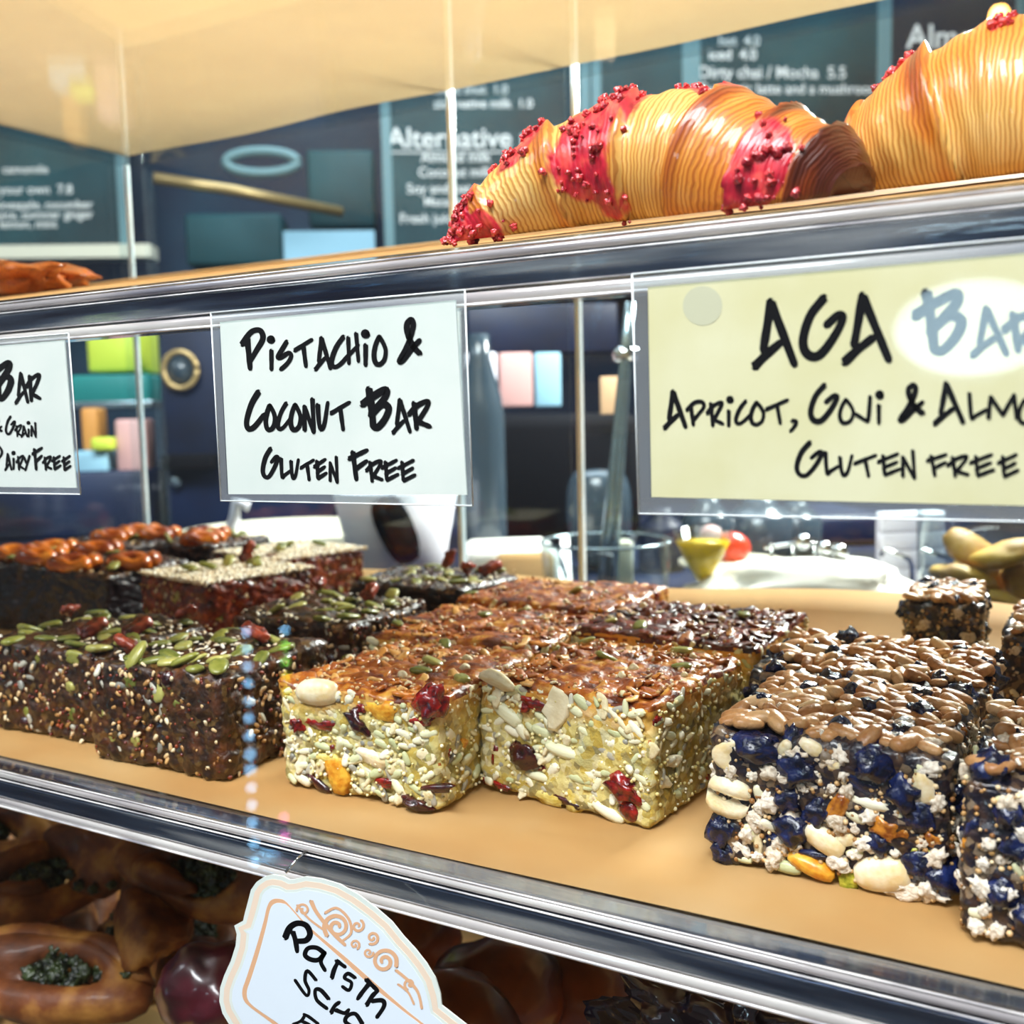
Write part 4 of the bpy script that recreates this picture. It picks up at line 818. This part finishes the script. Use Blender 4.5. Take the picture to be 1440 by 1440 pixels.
for i, (px, py, Y, s, rz_, lb) in enumerate(((60, 1160, .30, .032, .3, 'folded pastry deep in shade at the far left under the shelf'), (230, 1200, .30, .034, 1.3, 'folded pastry deep in shade above the small ones'), (130, 1300, .22, .034, 2.0, 'folded pastry added to darken the gap between the coils'), (360, 1260, .30, .034, .7, 'folded pastry deep in shade behind the ornate tag'), (215, 1400, .20, .034, 1.6, 'dark folded pastry low behind the dark red muffin'), (-20, 1250, .26, .034, .1, 'folded pastry half out of frame in the bottom heap'), (110, 1460, .17, .032, 2.4, 'folded pastry lowest in the bottom heap'))):
    folded_pastry(lb, px, py, Y, s, rz_, 60+i)  # extra back-row pastries added to darken the bright gaps in the heap
for i, (px, py, Y, s, lb) in enumerate(((560, 1330, .20, .04, 'glazed brown bun in deep shade just behind the ornate tag'), (700, 1400, .16, .040, 'glazed brown bun in deep shade under the shelf middle'),
        (820, 1400, .2, .042, 'glazed brown bun in the dark beside the plastic wrapped loaf'), (640, 1440, .12, .036, 'glazed brown bun lowest in the dark by the ornate tag'), (470, 1300, .24, .04, 'glazed brown bun furthest back above the ornate tag'))):
    c = aty(px, py, Y); b = mesh_obj('glazed_bun', pyd(*lump(i+20, .18, .9, 4, (s*2, s*2, s*1.5))), 'bun'); b.location = c; tag(b, lb, 'bun', 'glazed buns in the shade')
c = aty(300, 1400, .07); b = mesh_obj('plum_muffin', pyd(*lump(33, .25, 1.0, 4, (.055, .05, .06))), 'plum'); b.location = c; tag(b, 'dark red muffin top beside the ornate tag', 'muffin')
c = aty(1010, 1470, .07); b = mesh_obj('wrapped_loaf', pyd(*lump(41, .5, 3.0, 5, (.09, .06, .05))), 'film'); b.location = c; tag(b, 'dark loaf wrapped in crinkled shiny plastic film', 'loaf')
# clear tray edge lower left
c0 = aty(-60, 1432, .05); c1 = aty(262, 1393, .05)
tray = thing('pastry_tray', 'clear plastic tray rim in front of the spinach pastries', 'tray', ((c0.x+c1.x)/2, .05, c0.z-.05))
tb = box('tray_wall', (-.13, -.002, 0), (.11, .0, .058), 'acrylic', tray); tube('tray_rim', [(-.13, -.001, .05), (.11, -.001, .062)], .0014, 'lip_line', tray)
tb2 = box('tray_floor', (-.13, 0, -.002), (.11, .12, .0), 'acrylic', tray)

# ------------------------------------------------------------------ shop behind
def wbox(name, px0, py0, px1, py1, d, depth, m, parent=None, bev=0):
    a = atw(px0, py0, d); b = atw(px1, py1, d); xa, xb = a.dot(WU), b.dot(WU); base = CAM.dot(WN)+d
    bm = box_bm(min(xa, xb), base, min(a.z, b.z) if max(a.z, b.z) < CT or d > 2.7 else max(CT+.0005, min(a.z, b.z)), max(xa, xb), base+depth, max(a.z, b.z), bev)
    R = Matrix((WU, WN, Vector((0, 0, 1)))).transposed()
    ctr = None
    for v in bm.verts: v.co = R @ v.co
    return mesh_obj(name, bm_mesh(bm, bev > 0), m, parent)
def wpos(u, n, z): return WU*u+WN*n+Vector((0, 0, z))
DW = 3.1; FZ = -1.15
o_ = mesh_obj('wall_back', pyd([wpos(-4.5, DW, FZ), wpos(2.8, DW, FZ), wpos(2.8, DW, 1.9), wpos(-4.5, DW, 1.9)], [(0, 1, 2, 3)], False), 'navy_wall'); struct(o_)
struct(mesh_obj('floor', pyd([(-5.5, -2.5, FZ), (3.5, -2.5, FZ), (3.5, 5, FZ), (-5.5, 5, FZ)], [(0, 1, 2, 3)], False), 'floor_tile'))
struct(mesh_obj('ceiling', pyd([wpos(-4.5, -.4, 1.9), wpos(2.8, -.4, 1.9), wpos(2.8, DW, 1.9), wpos(-4.5, DW, 1.9)], [(0, 1, 2, 3)], False), 'plaster'))
CT = -.262
A0 = CAM.dot(WN)
o_ = box('counter_cabinet', (-.895, -.02, FZ), (.4, .495, ZB-.021), 'wood', bev=.004); tag(o_, 'wooden counter cabinet carrying the display case', 'counter')
cp = [Vector((-.905, .515)), Vector((.75, .515)), Vector((.75, 1.9)), wpos(-.2, A0+2.6, 0).xy, wpos(-2.6, A0+2.6, 0).xy, wpos(-2.6, A0+1.30, 0).xy]
n_ = len(cp); vs = [(p.x, p.y, CT) for p in cp]+[(p.x, p.y, FZ) for p in cp]
o_ = mesh_obj('work_counter', pyd(vs, [tuple(range(n_)), tuple(range(n_, 2*n_))[::-1]]+[(k, k+n_, (k+1) % n_+n_, (k+1) % n_) for k in range(n_)], False), 'dark_steel')
tag(o_, 'dark steel work counter running behind the display case', 'counter')

def text_mesh(s, size):
    cu = bpy.data.curves.new('txt', 'FONT'); cu.body = s; cu.size = size; cu.extrude = 0; cu.offset = size*.012
    ob = bpy.data.objects.new('txt', cu); C.objects.link(ob)
    bpy.context.view_layer.update(); dg = bpy.context.evaluated_depsgraph_get()
    me = bpy.data.meshes.new_from_object(ob.evaluated_get(dg)); bpy.data.objects.remove(ob); return me
def chalkboard(label, px0, py0, px1, py1, d, m, lines, frame=True):
    a = atw(px0, py0, d); b = atw(px1, py1, d); o = Vector(a)
    t = thing('chalkboard', label, 'menu board', a, WA, 'wall menu boards')
    w_ = (b-a).dot(WU); h_ = a.z-b.z
    box('slate', (0, 0, -h_), (w_, .02, 0), m, t)
    if frame:
        for n_, q in (('frame_side', ((-.012, -.006, -h_), (.014, .022, 0))), ('frame_side', ((w_-.014, -.006, -h_), (w_+.012, .022, 0)))): box(n_, *q, 'board_frame', t)
    for s, px, py, hpx in lines:
        p = atw(px, py, d); size = hpx*1.35*(p-CAM).dot(fwd)/FPX
        me = text_mesh(s, size); o_ = mesh_obj('lettering', me, 'chalk', t)
        o_.matrix_local = Matrix.Translation(((p-a).dot(WU), -.003, p.z-a.z)) @ Matrix.Rotation(PI/2, 4, 'X')
    return t, a
D1 = 2.9
t1, _ = chalkboard('dark menu board with chalk lettered drink prices at the far left', -160, 60, 178, 352, D1, 'board', [('camomile', 4, 244, 12), ('your own  7.8', 0, 273, 13), ('pineapple, cucumber', -8, 294, 12), ('juice, summer ginger', -8, 308, 12), ('lemon, mint', 0, 321, 12)])
a = atw(-160, 358, D1); b = atw(210, 372, D1)
box('chalk_ledge', (0, -.05, -.42-.30+.0), ((b-a).dot(WU), .0, -.42-.275), 'board_frame', t1) if 0 else None
lg = wbox('wall_shelf', -200, 347, 212, 361, D1-.06, .08, 'glaze_white'); tag(lg, 'pale ledge running under the far left menu board', 'shelf')
chalkboard('menu board headed Alternative with chalk lists of plant milks', 532, -120, 826, 345, D1, 'board', [('extra shot  1.0', 610, 132, 13), ('alternative milk  1.0', 610, 152, 13), ('Alternative milks', 545, 208, 29), ('______________', 545, 212, 20), ('Almond milk', 592, 228, 14), ('Coconut milk', 588, 249, 14), ('Soy and oat milk', 572, 272, 14), ('Macadamia', 596, 290, 13), ('Fresh juices', 562, 314, 14)])
chalkboard('narrow blank teal board between two lettered menu boards', 834, -120, 968, 345, D1, 'board', [])
chalkboard('menu board lettered Dirty chai / Mocha 5.5 above the croissants', 976, -120, 1238, 345, D1, 'board', [('hot  4.0', 1010, 64, 14), ('iced  4.0', 996, 84, 15), ('Dirty chai / Mocha  5.5', 982, 110, 17), ('Turmeric latte and a mushroom', 982, 132, 15), ('latte  5.0', 984, 146, 14), ('extra', 1088, 168, 13)])
chalkboard('navy board lettered Al behind the larger croissant', 1248, -160, 1432, 200, D1, 'board_navy', [('Almonds', 1274, 68, 34)])
chalkboard('dark teal board right of the navy board, mostly hidden', 1440, -160, 1640, 200, D1, 'board', [])
# blue and teal boxes between the boards
o_ = wbox('wall_poster', 398, 325, 528, 372, D1, .02, 'sky_box'); tag(o_, 'pale blue poster on the navy wall beside the milk menu', 'poster')
o_ = wbox('storage_cabinet', 258, 300, 398, 372, D1, .15, 'board', bev=.01); tag(o_, 'teal wall cabinet low between the two menu boards', 'cabinet')
o_ = wbox('wall_cabinet', 430, 210, 528, 318, D1, .1, 'board', bev=.01); tag(o_, 'dark teal wall cabinet beside the milk menu board', 'cabinet')
p0 = atw(216, 250, 2.3); p1 = atw(330, 268, 2.35); p2 = atw(480, 298, 2.5); o_ = tube('brass_rail', [p0, p1, p2], .012, 'brass'); tag(o_, 'slanting brass rail in front of the navy wall', 'rail')
c = atw(368, 228, 2.6); ring = [(c+WU*.085*math.cos(a_*PI/12)+Vector((0, 0, .026*math.sin(a_*PI/12)))) for a_ in range(25)]
o_ = tube('lamp_ring', ring, .012, 'board_frame'); tag(o_, 'faint oval ring lamp hanging before the navy wall', 'lamp')
# pendant bulb seen over the right croissant
c = atw(1405, 35, 2.4); t = thing('pendant_lamp', 'small glowing orange pendant bulb high above the larger croissant', 'lamp', c)
mesh_obj('bulb', pyd(*[[tuple(Vector(v)*1) for v in loft(.085, .045, .045, 12, 8, .2)[0]], loft(.085, .045, .045, 12, 8, .2)[1]]), 'warm_bulb', t).rotation_euler = (0, PI/2, 0)
tube('cord', [(0, 0, .04), (0, 0, 1.0)], .003, 'black_plastic', t)
def prop(name, label, cat, px0, py0, px1, py1, d, depth, m, bev=.006, group=None):
    o_ = wbox(name, px0, py0, px1, py1, d, depth, m, None, bev); return tag(o_, label, cat, group)
# behind-counter equipment
t = thing('coffee_machine', 'dark navy coffee machine with a round brass dial', 'coffee machine', atw(300, 740, 1.9))
def child(o_, t): o_.parent = t; o_.matrix_parent_inverse = Matrix.Translation(-t.location); return o_
child(wbox('body', 218, 440, 480, 860, 1.9, .35, 'dark_steel', None, .01), t)
c = atw(253, 520, 1.885); child(tube('dial_ring', [c+WU*.029*math.cos(q*PI/12)+Vector((0, 0, .032*math.sin(q*PI/12))) for q in range(25)], .005, 'brass'), t)
c = atw(253, 520, 1.89); child(tube('dial_face', [c, c-WN*.004], .026, 'grey_bottle', None, 24), t)
c = atw(247, 677, 1.885); child(tube('badge', [c, c-WN*.004], .010, 'steel', None, 16), t)
child(wbox('drip_tray', 225, 640, 300, 660, 1.85, .05, 'black_plastic', None, .004), t)
p = [atw(318, 762, 1.3), atw(330, 728, 1.3), atw(332, 706, 1.3), atw(350, 712, 1.3)]
o_ = tube('small_tap', p, .007, 'white_plastic'); tag(o_, 'small pale curved tap above the cream dish', 'tap')
prop('delivery_crate', 'yellow green crate stacked at the far left behind the case', 'crate', 120, 462, 196, 522, 2.3, .2, 'lime')
prop('teal_bin', 'teal storage bin under the yellow green crate', 'bin', 98, 528, 210, 566, 2.25, .2, 'teal_box')
prop('wall_shelf', 'dim grey wall shelf holding the teal bin at the far left', 'shelf', 60, 566, 214, 573, 2.2, .3, 'steel', .002)
prop('orange_carton', 'orange juice carton beside the far left name card', 'carton', 112, 574, 140, 634, 1.95, .06, 'orange_box')
prop('pink_carton', 'pink carton standing next to the orange carton', 'carton', 160, 590, 205, 666, 1.9, .08, 'pink_box')
prop('green_tray', 'teal green tray below the pink carton', 'tray', 100, 635, 152, 667, 1.9, .1, 'sky_box')
prop('lime_pack', 'small lime green pack in front of the pink carton', 'pack', 126, 616, 158, 634, 1.88, .05, 'lime')
prop('dark_fridge', 'dark low fridge at the far left behind the case', 'fridge', -60, 668, 216, 860, 1.88, .35, 'dark_steel')
prop('coffee_grinder', 'black coffee grinder box with rounded corners behind the name cards', 'grinder', 690, 585, 905, 800, 1.5, .25, 'black_plastic', .02)
prop('steel_panel', 'brushed grey splashback above the black grinder', 'panel', 655, 428, 870, 496, 1.9, .05, 'dark_steel')
for i, (x0, x1, m, lb) in enumerate(((655, 700, 'white_plastic', 'white folded apron hanging beside the pistachio card'), (702, 750, 'pink_box', 'pale pink cloth hanging in the row of cloths'), (752, 790, 'sky_box', 'pale blue cloth hanging beside the door edge'))):
    prop('hanging_cloth', lb, 'cloth', x0, 496, x1, 572, 1.8, .03, m, .004, 'cloths hanging behind the grinder')
prop('price_ticket', 'peach coloured ticket propped behind the steel tongs', 'ticket', 845, 530, 872, 582, 1.45, .01, 'peach_card', .001)
for i, (px, y0, r_, m, lb, d) in enumerate(((673, 470, .030, 'grey_bottle', 'tall teal grey bottle beside the pistachio card', 1.3), (905+90, 700, .035, 'grey_bottle', 'grey steel flask behind the yellow drink', 1.35), (1068, 700, .05, 'grey_bottle', 'wide grey canister below the cream card', 1.4), (1120, 706, .035, 'grey_bottle', 'steel canister beside the dark fridge door', 1.4), (930, 715, .03, 'dark_steel', 'dark blue bottle standing under the corner of the cream card', 1.3))):
    c = atw(px, y0, d); h_ = c.z-CT; b0 = Vector((c.x, c.y, CT)); o_ = lathe('bottle', [(r_*.95, 0), (r_, .01), (r_, h_*.66), (r_*.85, h_*.75), (r_*.45, h_*.9), (r_*.45, h_)], m); o_.location = b0; tag(o_, lb, 'bottle', 'bottles on the work counter')
# cream dish
c = atw(405, 744, 1.42); t = thing('cream_dish', 'large cream glazed dish behind the sesame topped bar', 'dish', (c.x, c.y, CT+.001)); h_ = c.z-CT
lathe('bowl', [(.06, 0), (.09, .006), (.125, h_*.5), (.15, h_), (.143, h_), (.118, h_*.55)], 'glaze_white', t, 40)
# white tub with spoons
c = atw(556, 690, 1.2); t = thing('cutlery_tub', 'white tub of dark spoons below the pistachio card', 'tub', (c.x, c.y, CT+.001))
hb = c.z-CT
lathe('tub', [(.052, 0), (.060, hb*.5), (.072, hb), (.069, hb), (.056, hb*.5)], 'white_plastic', t, 32)
for dx, tl, zz in ((.002, .38, .080),):
    vs, fs = loft(.080, .040, .012, 12, 8, .15, .5); s = mesh_obj('spoon_bowl', pyd(vs, fs), 'dark_chrome', t)
    s.matrix_local = Matrix.Translation(-WN*.070+WU*dx+Vector((0, 0, zz))) @ Matrix.Rotation(WA, 4, 'Z') @ Matrix.Rotation(-tl, 4, 'Y') @ Matrix.Rotation(PI/2, 4, 'Y') @ Matrix.Rotation(PI/2, 4, 'X')
# glass jar with steel tongs
c = atw(852, 800, 1.06); t = thing('tongs_jar', 'low glass jar holding steel tongs', 'jar', (c.x, c.y, CT+.001)); hj = atw(852, 762, 1.06).z-CT
lathe('jar', [(.055, 0), (.064, .006), (.068, hj), (.0655, hj), (.0615, .008), (.0, .006)], 'acrylic', t, 36)
tube('jar_rim', [(.067*math.cos(q*PI/18), .067*math.sin(q*PI/18), hj) for q in range(37)], .0016, 'steel', t)
bt = atw(852, 860, 1.06); tp_ = atw(886, 425, 1.06); bt.z = CT+.01
tongs = thing('serving_tongs', 'long steel serving tongs leaning up out of the glass jar', 'tongs', (bt.x, bt.y, CT+.008))
b0 = Vector((bt.x, bt.y, CT+.008)); d_ = (tp_-b0)
for k in (-1, 1): tube('arm', [WU*(.006*k)*(1-q)+d_*q for q in (0, .3, .6, .85, 1)], .0056, 'steel', tongs, 8)
tube('hinge', [d_*.83-WU*.012, d_*.83+WU*.012], .008, 'chrome', tongs, 10)
prop('salt_box', 'pale cream box standing inside reach of the tongs jar', 'box', 866, 762, 892, 850, 1.14, .03, 'glaze_white', .003)
b_ = atw(842, 740, 1.32); o_ = mesh_obj('squeeze_bottle', pyd(*loft(.13, .085, .085, 16, 10, .2, .4)), 'grey_bottle'); o_.location = (b_.x, b_.y, CT+.066); o_.rotation_euler = (0, PI/2, 0); tag(o_, 'round shouldered grey squeeze bottle behind the tongs', 'bottle')
# napkins
o_ = prop('napkin_stack', 'stack of white napkins on the service ledge near the door edges', 'napkins', 655, 775, 790, 850, 1.16, .12, 'linen', .012)
o_ = prop('paper_bag', 'folded brown paper bag lying on the napkins', 'bag', 700, 783, 780, 830, 1.12, .03, 'paper', .006)
# yellow drink, tomatoes
c = atw(988, 745, .98); t = thing('juice_glass', 'small glass of bright yellow juice beside a red tomato', 'glass', (c.x, c.y, CT+.001)); h_ = c.z-CT
lathe('stem', [(.022, 0), (.022, .003), (.004, .006), (.004, h_*.45)], 'acrylic', t); lathe('juice', [(.005, h_*.42), (.018, h_*.68), (.026, h_*.86)], 'yellow_drink', t); lathe('bowl', [(.007, h_*.42), (.020, h_*.68), (.030, h_), (.028, h_), (.019, h_*.7)], 'acrylic', t)
for px, py, s_, m, lb in ((1030, 770, .042, 'tomato', 'shiny red tomato behind the yellow juice'), (1000, 752, .026, 'pink_box', 'small pale pink radish above the yellow juice')):
    c = atw(px, py, 1.13); o_ = mesh_obj('tomato' if m == 'tomato' else 'radish', pyd(*lump(51, .12, .8, 3, (s_, s_, s_*.85))), m); o_.location = c; tag(o_, lb, 'vegetable')
c = atw(1030, 800, 1.13); o_ = lathe('vegetable_stand', [(.055, 0), (.055, .004), (.02, .01), (.02, max(.02, c.z-CT-.03)), (.06, c.z-CT+.006), (.06, c.z-CT+.010)], 'glaze_white'); o_.location = (c.x, c.y, CT); tag(o_, 'white footed stand under the red tomato', 'stand')
# white linen mound
c = atw(1130, 800, .97); bm = bmesh.new(); vs, fs = lump(61, .35, 1.2, 4, (.25, .10, .12)); vs = [(x, y, max(z, -.0345)) for x, y, z in vs]; o_ = mesh_obj('tea_towel', pyd(vs, fs), 'linen'); o_.scale = (1.1, 1, .62); o_.location = (c.x, c.y, CT+.0215); o_.rotation_euler = (0, 0, WA); tag(o_, 'crumpled white tea towel on the ledge behind the brown paper', 'towel')
prop('fridge_door', 'dark navy fridge door between the canisters and the white crate', 'fridge', 1125, 726, 1245, 860, 1.45, .2, 'dark_steel', .01)
t = thing('wire_basket', 'small chrome wire basket in front of the navy fridge door', 'basket', atw(1120, 800, .98)); 
bo = atw(1120, 800, .98)
for y_ in (766, 790): child(tube('wire', [atw(1075, y_+4, .98), atw(1120, y_-2, .98), atw(1185, y_, .98)], .0022, 'chrome'), t)
for x_ in (1085, 1115, 1145, 1172): child(tube('wire', [atw(x_, 764, .98), Vector((atw(x_, 764, .98).x, atw(x_, 764, .98).y, CT))], .002, 'chrome'), t)
for x_, y_ in ((1130, 762), (1160, 772), (1182, 776)): 
    o_ = mesh_obj('knob', pyd(*[[tuple(Vector(v)*.016) for v in lump(71, .02, 1, 3)[0]], lump(71, .02, 1, 3)[1]]), 'chrome', t); o_.location = atw(x_, y_, .975)-t.location
# white crate with handles
t = thing('white_crate', 'white slatted crate with chrome handles behind the brown paper', 'crate', atw(1290, 830, 1.05))
for k in range(5): child(wbox('slat', 1240, 724+k*26, 1330, 724+k*26+22, 1.05, .012, 'white_plastic', None, .002), t)
child(wbox('inner_wall', 1242, 722, 1328, 852, 1.075, .02, 'white_plastic', None, .002), t)
for xa, xb in ((1240, 1282), (1292, 1338)):
    child(tube('handle', [atw(xa, 780, 1.03), atw(xa+3, 772, 1.02), atw(xb-4, 786, 1.02), atw(xb, 796, 1.03), atw(xb+1, 830, 1.03)], .0028, 'chrome'), t)
# pastry jar on the right
c = atw(1400, 800, .82); t = thing('cookie_jar', 'clear jar heaped with golden cookies at the far right', 'jar', (c.x, c.y, CT+.001)); hj = atw(1400, 722, .82).z-CT
lathe('jar', [(.055, 0), (.06, .006), (.062, hj), (.060, hj), (.058, .008), (.0, .006)], 'acrylic', t, 36)
r = random.Random(3)
for i in range(11):
    a_ = i*2.09+r.uniform(-.2, .2)+(i//3)*1.0; R_ = .031 if i < 9 else .018; zz = .018+.021*(i//3)
    k = mesh_obj('cookie', pyd(*lump(80+i % 3, .25, 1.0, 3, (.052, .052, .022))), 'cookie'); k.location = (c.x+R_*math.cos(a_), c.y+R_*math.sin(a_), CT+zz); k.rotation_euler = (r.gauss(0, .3), r.gauss(0, .3), a_)
    tag(k, ('golden cookie in the topmost layer of the clear jar' if i > 8 else 'golden cookie below the top layer inside the clear jar'), 'cookie', 'cookies in the clear jar')

# ------------------------------------------------------------------ things in front that the acrylic mirrors
PY = -.0165
fp = cpart(mesh_obj('front_pane', pyd([(XL, PY, ZB), (XR, PY, ZB), (XR, PY, ZT+.1), (XL, PY, ZT+.1)], [(0, 1, 2, 3)], False), 'pane'))
def mirrored(px, py, Yp, dist):
    p = aty(px, py, Yp); d = ray(px, py).normalized(); d.y = -d.y; return p+d*dist
t = thing('fairy_lights', 'string of small pale blue bulbs mirrored over the gap between dark and pale bars', 'string lights', mirrored(346, 889, PY, 1.0))
ys = [(346, 889), (347, 913), (348, 937), (349, 961), (350, 986), (350, 1010), (351, 1035), (352, 1061), (352, 1083), (353, 1108), (354, 1132), (355, 1157), (357, 1185), (358, 1212)]
for px, py in ys:
    o_ = mesh_obj('bulb', pyd(*[[tuple(Vector(v)*(.017 if 1050 < py < 1090 else .014)) for v in lump(90, .02, 1, 2)[0]], lump(90, .02, 1, 2)[1]]), 'blue_light', t); o_.location = mirrored(px, py, PY, 1.0)-t.location
tube('cord', [mirrored(px-1.5, py, PY, 1.004)-t.location for px, py in ys], .0012, 'black_plastic', t)
t = thing('party_lights', 'short string of cyan, green, yellow and pink bulbs mirrored left of the big almond slice', 'string lights', mirrored(400, 885, PY, 1.0))
for px, py, m in ((400, 886, 'blue_light'), (401, 908, 'green_light'), (402, 930, 'green_light'), (403, 952, 'yellow_light'), (404, 972, 'yellow_light'), (400, 1150, 'pink_light'), (400, 1176, 'pink_light')):
    o_ = mesh_obj('bulb', pyd(*[[tuple(Vector(v)*.014) for v in lump(91, .02, 1, 2)[0]], lump(91, .02, 1, 2)[1]]), m, t); o_.location = mirrored(px, py, PY, 1.0)-t.location
tube('cord', [mirrored(399, y_, PY, 1.004)-t.location for y_ in (880, 950, 1040, 1120, 1185)], .0012, 'black_plastic', t)
gl_ = mirrored(1372, 462, -.005, 1.15)
area('card_glare_light', gl_, aty(1372, 462, -.005), .19, .62, (.62, .86, 1.0), .12).data.shape = 'ELLIPSE'  # unseen light added to mirror a glare patch in the cream card's sleeve
